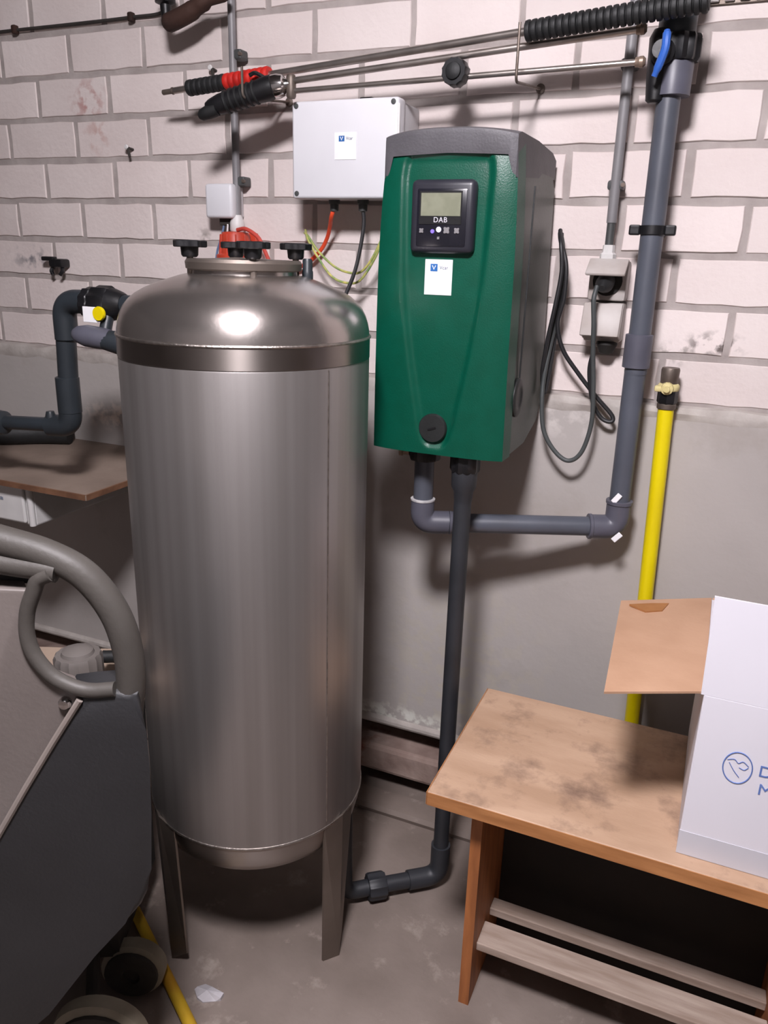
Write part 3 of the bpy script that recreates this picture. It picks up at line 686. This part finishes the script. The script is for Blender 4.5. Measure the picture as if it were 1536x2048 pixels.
# ------------------------------------------------------------------ spray lances on wall hooks
def ribbed(p0, p1, r, nrib, r_in=None, seg=14):
    p0, p1 = V(p0), V(p1); Ln = (p1 - p0).length; r_in = r_in or r * .78; prof = []
    st = Ln / nrib
    for k in range(nrib):
        prof += [(k * st, r_in), (k * st + st * .15, r * .96), (k * st + st * .5, r), (k * st + st * .78, r * .96), (k * st + st * .93, r_in)]
    prof.append((Ln, r_in)); return turned(p0, p1, prof, seg)
LA, LB = V((.574, -.100, 1.695)), V((1.687, -.168, 1.762))
def la(t): return LA + (LB - LA) * t
t = thing('spray_lance', 'single steel spray lance with red and black ribbed sleeves and long black grip', 'spray lance', la(.5))
obj('tube', tube([la(.03), la(.75)], .0068, 14), 'lance_tube', t, smooth=True)
obj('nozzle', turned(la(0), LB, [(0, .0035), (.002, .0055), (.026, .0055), (.028, .0075), (.030, .0075), (.034, .0062), (.07, .0062)], 14), 'old_metal', t, smooth=True)
obj('black_sleeve', ribbed(la(.065), la(.155), .0165, 7), 'black_rubber', t, smooth=True)
obj('red_sleeve', ribbed(la(.155), la(.255), .0165, 8, .0145), 'red_rubber', t, smooth=True)
obj('grip', ribbed(la(.735), la(1.0), .0175, 26, .0135), 'black_rubber', t, smooth=True, label='long black corrugated grip')
G0 = V((.888, -.118, 1.690))
t = thing('twin_lance', 'twin tube spray lance with black trigger gun and round black knob', 'spray lance', G0)
A0, A1 = V((.918, -.140, 1.693)), V((1.580, -.122, 1.741)); B0, B1 = V((.918, -.140, 1.675)), V((1.584, -.122, 1.692))
obj('upper_tube', tube([A0, A1], .0062, 14), 'lance_tube', t, smooth=True)
obj('lower_tube', tube([B0, B1], .0052, 14), 'lance_tube', t, smooth=True)
for p, q, r in ((A0, A1, .0075), (B0, B1, .0075)):
    d = (q - p).normalized()
    obj('nozzle', turned(q - d * .006, q + d, [(0, r), (.006, r * 1.1), (.007, r * 1.2), (.013, r * 1.2), (.017, r * .7)], 12), 'brass', t, smooth=True)
obj('manifold', turned((.920, -.140, 1.662), (.920, -.140, 2), [(0, .008), (.004, .010), (.038, .010), (.042, .008)], 12), 'old_metal', t, smooth=True)
obj('coupling', turned((.872, -.148, 1.682), (.92, -.140, 1.688), [(0, .017), (.006, .022), (.022, .0225), (.034, .019), (.038, .012), (.05, .008)], 20), 'chrome', t, smooth=True, label='chrome coupling nut')
g = obj('trigger_gun', turned((.744, -.176, 1.645), (.886, -.148, 1.684), [(0, .012), (.008, .0155), (.03, .0195), (.07, .0215), (.11, .021), (.135, .0235), (.148, .022), (.152, .016)], 18), 'black_plastic', t, smooth=True)
obj('grip_end', turned((.767, -.176, 1.644), (.728, -.184, 1.630), [(0, .014), (.02, .0135), (.036, .011), (.042, .006)], 16), 'black_rubber', g, smooth=True)
for k in range(6):
    c = V((.744, -.176, 1.645)).lerp(V((.886, -.148, 1.684)), .28 + .085 * k); dd = V((.142, .028, .039)).normalized()
    obj('grip_ring', turned(c, c + dd, [(0, .0208), (.0015, .0228), (.005, .0228), (.0065, .0208)], 16), 'black_rubber', g, smooth=True)
obj('trigger', tube(spline([(.86, -.146, 1.702), (.842, -.148, 1.710), (.83, -.150, 1.706)], 5), .004, 8), 'black_plastic', g, smooth=True)
kc = B0.lerp(B1, .52) + V((0, -.006, .006))
kn = obj('regulator_knob', gear(kc + V((0, .012, 0)), kc + V((0, -1, 0)), .03, .0225, .0245, 12, 3), 'black_plastic', t, smooth=True)
obj('knob_boss', turned(kc + V((0, -.017, 0)), kc + V((0, -1, 0)), [(0, .015), (.005, .014), (.008, .008), (.0082, 0)], 20), 'black_rubber', kn, smooth=True)
for i, (hx_, hz_, ht_) in enumerate(((.835, 1.672, 1.73), (1.39, 1.672, 1.765))):
    t = thing('lance_hook', ('thin steel wire hook holding the lances near the trigger gun', 'thin steel wire hook holding the lances near the black grip')[i], 'hook', (hx_, 0, hz_))
    obj('wire', tube(fillet([(hx_, .004, hz_ + .01), (hx_, -.185, hz_ - .012), (hx_, -.185, ht_ - .015)], .012, 5), .0026, 8), 'old_metal', t, smooth=True)
    obj('wall_plate', turned((hx_, .001, hz_ + .01), (hx_, -1, hz_ + .01), [(0, .009), (.003, .009), (.004, .006)], 14), 'old_metal', t, smooth=True)

# small hooks, nail clips and a black pipe clip on the bricks
for i, (x, z, lb) in enumerate(((.648, 1.752, 'tiny bent cable nail above the black lance sleeve'), (.398, 1.596, 'tiny bent cable nail alone on the bricks'))):
    t = thing('cable_nail', lb, 'nail', (x, 0, z))
    obj('shank', tube(fillet([(x, .003, z), (x, -.018, z + .002), (x + .006, -.02, z - .018)], .006, 4), .0032, 8), 'grime_and_shade', t, smooth=True)
    obj('head', turned((x - .004, -.015, z + .004), (x - .004, -1, z + .004), [(0, .005), (.004, .006), (.006, .004)], 10), 'white_plastic', t, smooth=True)
t = thing('pipe_clip', 'empty black plastic pipe clip screwed to the bricks above the left pipe', 'clip', (.135, 0, 1.31))
obj('saddle', box((.145, -.018, 1.326), (.045, .034, .022), .006, 2), 'black_plastic', t, smooth=True)
obj('arm', b6(.098, .14, -.034, -.018, 1.331, 1.342, .003), 'black_plastic', t)
for s in (-1, 1):
    obj('jaw', tube(spline([(.142 + s * .014, -.02, 1.318), (.142 + s * .019, -.026, 1.306), (.142 + s * .012, -.028, 1.296)], 5), .005, 8), 'black_plastic', t, smooth=True)

# ------------------------------------------------------------------ pipes near the ceiling line, upper left
t = thing('overhead_pipe', 'dark old steel pipe running along the wall near the ceiling', 'pipe', (.3, -.09, 2.03))
obj('tube', tube([(XL, -.075, 2.02), (1.0, -.075, 2.02)], .024, 18), 'grime_and_shade', t, smooth=True)
for x in (-.6, .1, .62):
    obj('bracket', b6(x - .012, x + .012, -.08, .0, 2.0, 2.05, .003), 'rust_and_shade', t)
t = thing('stub_with_shadow_bar', 'dark stub under the overhead pipe with a brown bar standing for a wall shadow', 'valve', (.60, -.075, 1.9))
obj('stub', turned((.575, -.075, 2.0), (.575, -.075, 1.0), [(0, .013), (.09, .013), (.094, .022), (.128, .022), (.132, .012), (.160, .010)], 14), 'black_plastic', t, smooth=True)
obj('lever', tube(spline([(.575, -.078, 1.832), (.60, -.08, 1.836), (.64, -.08, 1.848), (.68, -.08, 1.864), (.74, -.08, 1.872)], 5), [.013, .017, .019] + [.019] * 9 + [.017] * 4 + [.011] * 4 + [.008], 12), 'rust_and_shade', t, smooth=True)  # brown bar stands in for a shadow cast on the bricks
cable('wall_cable', [(XL, -.006, 1.866), (-.3, -.006, 1.868), (.0, -.006, 1.872), (.25, -.006, 1.872), (.42, -.006, 1.873), (.52, -.008, 1.878), (.545, -.03, 1.92), (.55, -.06, 2.0)], .0036, 'grime_and_shade', 'dirty thin cable clipped along a mortar joint high on the wall', 8)
for x in (.065, .425):
    t = obj('cable_clip', box((x, -.007, 1.873), (.014, .016, .020), .004, 2), 'rust_and_shade', None, smooth=True, label='brown clip on the high wall cable, ' + ('far from the dark stub' if x < .2 else 'next to the dark stub'), cat='clip', group='cable clips', loc=(x, -.01, 1.873))
# slatted white vent at the top right
t = thing('vent_grille', 'white slatted vent grille high on the bricks by the long grip', 'vent', (1.76, -.01, 1.80))
obj('frame', b6(1.672, 1.90, -.005, .0, 1.797, 1.95, .001), 'old_metal', t)
for k in range(9):
    x = 1.676 + k * .0245
    obj('slat', b6(x, x + .016, -.014, -.005, 1.8005, 1.945, .002), 'white_plastic', t)

# ------------------------------------------------------------------ dark inlet pipe left of the tank
IY = -.40
t = thing('inlet_pipe', 'dark plastic inlet pipe bending into the left side of the tank', 'pipe', (.525, IY, 1.0))
IX, IZ0, IZ1 = .522, 1.000, 1.262
obj('riser', tube([(IX - .006, IY, IZ0 + .02), (IX + .006, IY, IZ1 - .03)], .0205, 24), 'pvc_dark', t, smooth=True)
obj('coupling', turned((IX - .005, IY, 1.03), (IX + .001, IY, 2), [(0, .0215), (.001, .0245), (.075, .0245), (.077, .0215)], 24), 'pvc_dark', t, smooth=True)
obj('elbow', tube(fillet([(IX + .006, IY, 1.185), (IX + .006, IY, IZ1), (.60, IY, IZ1 + .002)], .06, 12), .0238, 24), 'pvc_dark', t, smooth=True)
obj('top_run', tube([(.58, IY, IZ1), (.86, IY, IZ1)], .0195, 24), 'pvc_dark', t, smooth=True)
obj('union_nut', gear((.592, IY, IZ1), (1, IY, IZ1), .022, .029, .032, 10, 4), 'black_plastic', t, smooth=True)
obj('union_nut', gear((.616, IY, IZ1), (1, IY, IZ1), .042, .032, .036, 10, 4), 'black_plastic', t, smooth=True)
obj('reducer', turned((.658, IY, IZ1), (1, IY, IZ1), [(0, .032), (.02, .026), (.03, .021)], 24), 'black_plastic', t, smooth=True)
obj('lower_elbow', tube(fillet([(IX - .005, IY, 1.06), (IX - .006, IY, IZ0), (IX - .06, IY - .008, IZ0 - .002)], .04, 10), .0238, 24), 'pvc_dark', t, smooth=True)
obj('side_run', tube([(IX - .03, IY - .004, IZ0), (.32, IY - .02, .992)], .0155, 20), 'pvc_dark', t, smooth=True)
obj('drain_plug', turned((.472, IY - .012, 1.0), (.465, IY - .01, 1.2), [(0, .012), (.02, .011), (.03, .008)], 12), 'pvc_dark', t, smooth=True)
obj('tag', b6(.615, .648, IY - .040, IY - .036, 1.228, 1.258, .001), 'paper', t, label='white paper tag')
obj('tag_ring', turned((.655, IY - .034, 1.246), (.657, IY - 1, 1.246), [(0, .013), (.004, .014), (.008, .013)], 20), 'yellow_paint', t, smooth=True)
t = thing('lever_valve', 'grey rounded valve lever under the inlet pipe union', 'valve', (.625, IY - .03, 1.20))
obj('lever', turned((.598, IY - .055, 1.206), (.68, IY - .035, 1.196), [(0, .003), (.003, .010), (.012, .0165), (.03, .0215), (.06, .0215), (.08, .020)], 20), 'pvc_fitting', t, smooth=True)
obj('body', turned((.665, IY - .04, 1.196), (.74, IY - .02, 1.185), [(0, .019), (.03, .023), (.06, .023), (.075, .018)], 20), 'pvc_dark', t, smooth=True)
obj('stem', turned((.655, IY - .03, 1.20), (.655, IY - .005, 1.262), [(0, .012), (.06, .012)], 14), 'pvc_dark', t, smooth=True)
t = thing('side_valve', 'dark valve body at the end of the low inlet pipe run', 'valve', (.315, IY - .02, .99))
obj('body', turned((.345, IY - .018, .992), (.2, IY - .028, .985), [(0, .017), (.006, .026), (.03, .029), (.06, .029), (.07, .02), (.16, .018)], 20), 'pvc_dark', t, smooth=True)
obj('bonnet', turned((.30, IY - .022, 1.0), (.285, IY - .02, 1.2), [(0, .018), (.03, .018), (.04, .012), (.11, .009)], 14), 'grime_and_shade', t, smooth=True)
obj('hand_lever', tube(fillet([(.292, IY - .02, 1.035), (.286, IY - .02, 1.09), (.25, IY - .03, 1.12)], .02, 5), .008, 10), 'knob_grey', t, smooth=True)

# wooden board shelf with white boxes under it
bm = bmesh.new()
prism([(-.35, -.405, .850), (.549, -.412, .850), (.545, -.004, .850), (-.35, -.004, .850)], [(-.35, -.405, .838), (.549, -.412, .838), (.545, -.004, .838), (-.35, -.004, .838)], bm)
t = thing('board_shelf', 'dusty brown board lying on the white cabinet left of the tank', 'board', (.1, -.2, .838))
obj('board', bm, 'board_wood', t)
obj('front_edge', b6(-.35, .547, -.4135, -.4085, .838, .8505), 'board_rust', t)
obj('side_edge', b6(.5455, .5505, -.41, -.004, .838, .8505), 'board_rust', t)
t = thing('white_cabinet', 'white wall hung appliance box under the brown board', 'cabinet', (.1, -.2, .735))
obj('body', b6(-.30, .352, -.378, -.014, .735, .8375, .005), 'white_plastic', t)
obj('door', b6(-.30, .330, -.388, -.3785, .742, .832, .004), 'white_plastic', t)
obj('corner_post', tube([(.345, -.380, .737), (.345, -.380, .836)], .008, 12), 'white_plastic', t, smooth=True)
text_mesh('lettering', 'IIIIIIII', .012, (.255, -.3885, .795), (1, 0, 0), (0, 0, 1), 'print_text', t)
t = obj('board_shadow_wedge', tube(spline([(-.30, -.27, .881), (-.1, -.22, .881), (.02, -.16, .881), (.10, -.10, .880), (.17, -.065, .880)], 8), .030, 14), 'black_rubber', None, smooth=True, label='thick black tube added as the dark shadow wedge on the brown board', cat='hose', loc=(.2, -.3, .85))  # black tube shaped to stand for the pipe's shadow on the board

# ------------------------------------------------------------------ grey pressure cleaner in the left foreground
FW2 = V((math.sin(yaw), math.cos(yaw), 0)); RT2 = V((math.cos(yaw), -math.sin(yaw), 0))
def MP(a, z, d): return V((CAMP.x, CAMP.y, 0)) + RT2 * a + FW2 * d + V((0, 0, z))
D0 = .85
mach = thing('pressure_cleaner', 'dark grey plastic pressure cleaner with looped carrying handle beside the tank', 'pressure cleaner', MP(-.5, 0, 1.0))
def slab(poly, d0, d1, shrink=.0, bev=.006, shear=.025):
    """vertical moulded slab facing the aisle; the far side is drawn in by shrink"""
    ca = sum(p[0] for p in poly) / len(poly); cz = sum(p[1] for p in poly) / len(poly)
    f = [MP(a, z, d0) for a, z in poly]; k = [MP(ca + (a - ca) * (1 - shrink) - shear, cz + (z - cz) * (1 - shrink), d1) for a, z in poly]
    bm = prism(f, k)
    if bev:
        bm.faces.ensure_lookup_table(); es = [e for e in bm.faces[0].edges]
        bmesh.ops.bevel(bm, geom=es, offset=bev, segments=3, affect='EDGES', profile=.5)
    return bm
panel = [(-.72, .985), (-.425, .978), (-.432, .96), (-.438, .935), (-.436, .91), (-.430, .89), (-.414, .864), (-.394, .847), (-.372, .838), (-.412, .772), (-.456, .700), (-.502, .622), (-.56, .525), (-.64, .40), (-.72, .28)]
obj('side_panel', slab(panel, D0 + .004, D0 + .045, .0), 'cleaner_panel', mach, smooth=True, angle=50)
cover = [(-.372, .838), (-.345, .843), (-.320, .846), (-.298, .843), (-.294, .79), (-.293, .74), (-.296, .66), (-.302, .57), (-.307, .53), (-.318, .505), (-.345, .474), (-.393, .413), (-.47, .300), (-.54, .215), (-.62, .19), (-.72, .19), (-.72, .28), (-.64, .40), (-.56, .525), (-.502, .622), (-.456, .700), (-.412, .772)]
obj('cover', slab(cover, D0, D0 + .05, .0, .012), 'cleaner_dark', mach, smooth=True, angle=50, label='dark curved plastic cover')
obj('trim_strip', tube([MP(a, z, D0 - .001) for a, z in ((-.374, .832), (-.412, .772), (-.456, .700), (-.502, .622), (-.56, .525), (-.64, .40))], .0045, 8), 'cleaner_trim', mach, smooth=True)
hpts = [(-.74, 1.10), (-.60, 1.07), (-.50, 1.046), (-.447, 1.032), (-.405, 1.019), (-.368, .999), (-.343, .971), (-.325, .935), (-.316, .893), (-.315, .85), (-.322, .80)]
obj('handle', tube(spline([MP(a, z, D0 + .02) for a, z in hpts], 6), .0185, 18), 'cleaner_handle', mach, smooth=True)
rim = [(-.395, 1.000), (-.410, .992), (-.418, .975), (-.428, .95), (-.432, .92), (-.427, .892), (-.410, .865), (-.388, .850), (-.362, .843), (-.33, .846)]
obj('grip_rim', tube(spline([MP(a, z, D0 + .004) for a, z in rim], 5), .0095, 12), 'cleaner_handle', mach, smooth=True)
obj('grip_bridge', tube(spline([MP(a, z, D0 + .012) for a, z in ((-.72, 1.045), (-.55, 1.025), (-.45, 1.008), (-.41, 1.003), (-.39, 1.0))], 5), .014, 12), 'cleaner_handle', mach, smooth=True)
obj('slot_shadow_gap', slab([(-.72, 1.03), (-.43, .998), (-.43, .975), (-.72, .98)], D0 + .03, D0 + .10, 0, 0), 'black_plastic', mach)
sc = MP(-.394, .825, D0)
obj('screw', turned(sc + FW2 * .006, sc - FW2, [(0, .0085), (.006, .0085), (.010, .006), (.0105, 0)], 18), 'chrome', mach, smooth=True)
hs = [(-.74, .66), (-.345, .66), (-.330, .60), (-.336, .54), (-.365, .49), (-.41, .43), (-.48, .33), (-.55, .24), (-.62, .20), (-.74, .20)]
obj('rear_housing', slab(hs, D0 + .05, D0 + .25, .0, .012, .15), 'cleaner_dark', mach, smooth=True, angle=50)
# the parts behind the handle opening: tray, grey knob, black fitting
tp = [(-.74, .585), (-.505, .600), (-.40, .60), (-.40, .575), (-.74, .56)]
tr = obj('engine_tray', prism([MP(-.74, .602, 1.10), MP(-.47, .602, 1.10), MP(-.49, .602, 1.40), MP(-.74, .602, 1.40)], [MP(-.74, .54, 1.10), MP(-.47, .54, 1.10), MP(-.49, .54, 1.40), MP(-.74, .54, 1.40)]), 'beige_tray', mach)
kc = MP(-.545, .604, 1.25)
kb = obj('filler_cap', gear(kc + V((0, 0, .018)), kc + V((0, 0, 1)), .052, .040, .0425, 16, 3), 'knob_grey', tr, smooth=True)
obj('cap_top', turned(kc + V((0, 0, .068)), kc + V((0, 0, 1)), [(0, .030), (.008, .027), (.014, .015), (.015, 0)], 20), 'knob_grey', kb, smooth=True)
obj('cap_base', turned(kc, kc + V((0, 0, 1)), [(0, .046), (.018, .042)], 20), 'black_plastic', kb, smooth=True)
obj('hose_fitting', turned(MP(-.68, .64, 1.22), MP(-.58, .635, 1.22), [(0, .016), (.03, .016), (.032, .022), (.06, .022), (.062, .014), (.09, .014)], 16), 'black_plastic', tr, smooth=True)
obj('hose', tube(spline([MP(-.52, .64, 1.30), MP(-.49, .638, 1.30), MP(-.475, .62, 1.28), MP(-.48, .58, 1.25)], 5), .012, 12), 'black_rubber', tr, smooth=True)
obj('chassis_shade_fill', prism([MP(-.72, .54, 1.10), MP(-.46, .54, 1.10), MP(-.475, .54, 1.38), MP(-.72, .54, 1.38)], [MP(-.70, .10, 1.10), MP(-.475, .10, 1.13), MP(-.480, .10, 1.38), MP(-.70, .10, 1.38)]), 'grime_and_shade', mach)  # chassis widened in a dark tone to fill the gap with shade
for (a, d, r, dz, nm) in ((-.462, .985, .082, 0, 'front'), (-.455, 1.145, .060, 0, 'rear')):
    wc = MP(a, r, d); wd_ = .035
    wh = obj('wheel', turned(wc - FW2 * wd_ / 2, wc + FW2, [(0, r * .72), (.001, r * .9), (.006, r), (wd_ - .006, r), (wd_ - .001, r * .9), (wd_, r * .72)], 36), 'tyre_pale', mach, smooth=True)
    obj('hub', turned(wc - FW2 * (wd_ / 2 + .002), wc + FW2, [(0, 0), (0, r * .25), (-.006, r * .3), (-.008, r * .6), (-.004, r * .84), (.02, r * .86)], 24), 'grime_and_shade', wh, smooth=True)
obj('axle', tube([MP(-.465, .08, .95), MP(-.52, .115, 1.12)], .012, 10), 'grime_and_shade', mach)
t = obj('yellow_pole', tube([(.80, -.640, .012), (1.058, -.800, .0115), (1.16, -.864, .011)], .0115, 14), 'yellow_hose', None, smooth=True, label='worn yellow pole lying on the floor beside the pressure cleaner wheel', cat='pole', loc=(1.0, -.74, 0))
bm = bmesh.new(); random.seed(5); cs = []
n = 9; ring = [bm.verts.new((1.055 + (.016 + random.uniform(-.007, .012)) * math.cos(2 * PI * k / n) * 1.5, -.735 + (.012 + random.uniform(-.006, .009)) * math.sin(2 * PI * k / n), random.uniform(.001, .009))) for k in range(n)]
cc = bm.verts.new((1.055, -.735, .012)); lowr = [bm.verts.new((v.co.x, v.co.y, 0)) for v in ring]
for k in range(n):
    bm.faces.new((ring[k], ring[(k + 1) % n], cc)); bm.faces.new((ring[k], lowr[k], lowr[(k + 1) % n], ring[(k + 1) % n]))
bm.faces.new(lowr)
obj('paper_scrap', bm, 'scrap_white', None, label='crumpled white scrap on the floor by the yellow pole', cat='scrap', loc=(1.055, -.735, 0))

# ------------------------------------------------------------------ wooden bench
t = thing('wooden_bench', 'low worn wooden bench with slatted shelf below the grey pipe', 'bench', (1.77, -.41, 0))
BX0, BX1, BY0, BY1, BZ = 1.434, 2.13, -.597, -.222, .5
tp = obj('top', b6(BX0, BX1, BY0 + .0015, BY1, BZ - .026, BZ, .002, 1), 'wood_top', t, label='stained worn bench top')
obj('front_lipping', b6(BX0 + .001, BX1 - .001, BY0, BY0 + .0014, BZ - .026, BZ - .001), 'wood_edge', tp)
obj('end_lipping', b6(BX0 - .0012, BX0, BY0 + .001, BY1 - .001, BZ - .026, BZ - .001), 'wood_edge', tp)
for x in (1.503, 2.03):
    bm = bmesh.new()
    pr = [(-.545, 0), (-.33, 0), (-.30, .44), (-.30, .474), (-.529, .474), (-.529, .44), (-.545, .44)]
    prism([(x, y, z) for y, z in pr], [(x + .020, y, z) for y, z in pr], bm)
    obj('leg', bm, 'wood_leg', t)
    obj('cross_batten', b6(x - .03, x - .001, -.529, -.25, .445, .474, .002), 'wood_leg', t)
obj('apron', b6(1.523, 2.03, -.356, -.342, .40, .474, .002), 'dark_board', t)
obj('shade_backing', b6(1.524, 2.029, -.352, -.344, .0, .40), 'dark_board', t)  # dark board added so the space behind the slats stays black
obj('front_apron', b6(1.470, 2.10, -.548, -.530, .440, .4735, .002), 'wood_leg', t)
for y0, y1 in ((-.518, -.460), (-.426, -.395)):
    obj('slat', b6(1.523, 2.03, y0, y1, .112, .130, .002), 'wood_slat', t)

# carton on the bench
t = thing('carton', 'open white cardboard carton with blue print standing on the bench', 'carton', (1.98, -.40, .5))
KX0, KX1, KY0, KY1, KZ0, KZ1 = 1.836, 2.10, -.565, -.200, .501, .780
th = .004
obj('front_side', b6(KX0, KX1, KY0, KY0 + th, KZ0, KZ1, .001, 1), 'carton_white', t)
obj('back_side', b6(KX0, KX1, KY1 - th, KY1, KZ0, KZ1), 'carton_white', t)
obj('left_side', b6(KX0, KX0 + th, KY0 + th, KY1 - th, KZ0, KZ1), 'carton_white', t)
obj('right_side', b6(KX1 - th, KX1, KY0 + th, KY1 - th, KZ0, KZ1), 'carton_white', t)
obj('bottom', b6(KX0 + th, KX1 - th, KY0 + th, KY1 - th, KZ0, KZ0 + th), 'kraft', t)
def flap(pts, thick_dir, m, name='flap', bm=None):
    d = V(thick_dir); return obj(name, prism([V(p) for p in pts], [V(p) + d for p in pts]), m, t)
# left flap folded outwards, brown inner face up, drooping slightly
lf = flap([(KX0, KY0 + .004, KZ1), (KX0, KY1 - .004, KZ1 + .002), (1.683, KY1 - .075, KZ1 - .006), (1.703, KY0 - .058, KZ1 - .002)], (0, 0, .0035), 'kraft')
lf['label'] = 'brown inside of the folded out flap'
obj('oil_stain', prism([(1.70, -.298, KZ1 + .0), (1.735, -.276, KZ1 - .0008), (1.765, -.262, KZ1), (1.757, -.30, KZ1 - .0), (1.73, -.316, KZ1)], [(1.70, -.298, KZ1 + .0036), (1.735, -.276, KZ1 + .0036), (1.765, -.262, KZ1 + .0040), (1.757, -.30, KZ1 + .004), (1.73, -.316, KZ1 + .0038)]), 'kraft_stain', lf)
flap([(KX0 - .004, KY0, KZ1), (KX1, KY0, KZ1), (KX1 - .004, KY0 + .004, KZ1 + .150), (KX0 - .008, KY0 + .004, KZ1 + .152)], (0, .0035, 0), 'carton_white')
flap([(KX1, KY0 + .01, KZ1), (KX1, KY1 - .01, KZ1), (KX1 + .09, KY1 - .01, KZ1 + .10), (KX1 + .09, KY0 + .01, KZ1 + .10)], (.003, 0, .003), 'carton_white')
flap([(KX0 + .002, KY1, KZ1), (KX1, KY1, KZ1), (KX1, KY1 + .055, KZ1 - .12), (KX0 + .002, KY1 + .055, KZ1 - .12)], (0, .003, .003), 'kraft')
obj('packing_tape', b6(KX0 - .0006, KX1, KY0 - .0007, KY0 + .001, KZ0, KZ0 + .042), 'carton_tape', t)
# printed round mark and lettering
lx, lz = 1.897, .675
bm = bmesh.new(); n = 36
add_tube(bm, [(lx + .0195 * math.cos(2 * PI * k / n), KY0 - .0006, lz + .026 * math.sin(2 * PI * k / n)) for k in range(n + 1)], .0009, 6, False)
mk = obj('printed_ring', bm, 'ink_blue', t)
obj('printed_mark', tube(spline([(lx - .015, KY0 - .0006, lz + .010), (lx - .006, KY0 - .0006, lz + .013), (lx, KY0 - .0006, lz + .008), (lx + .006, KY0 - .0006, lz + .012), (lx + .014, KY0 - .0006, lz + .006)], 5), .0006, 6), 'ink_blue', mk)
obj('printed_mark', tube(spline([(lx - .012, KY0 - .0006, lz + .006), (lx - .004, KY0 - .0006, lz - .006), (lx + .004, KY0 - .0006, lz - .015)], 5), .0006, 6), 'ink_blue', mk)
obj('printed_mark', tube(spline([(lx + .014, KY0 - .0006, lz + .004), (lx + .009, KY0 - .0006, lz - .001), (lx + .002, KY0 - .0006, lz + .001)], 5), .0006, 6), 'ink_blue', mk)
text_mesh('lettering', 'D', .026, (1.934, KY0 - .0006, .678), (1, 0, 0), (0, 0, 1), 'ink_blue', t, ext=.0003)
text_mesh('lettering', 'M', .026, (1.938, KY0 - .0006, .648), (1, 0, 0), (0, 0, 1), 'ink_blue', t, ext=.0003)
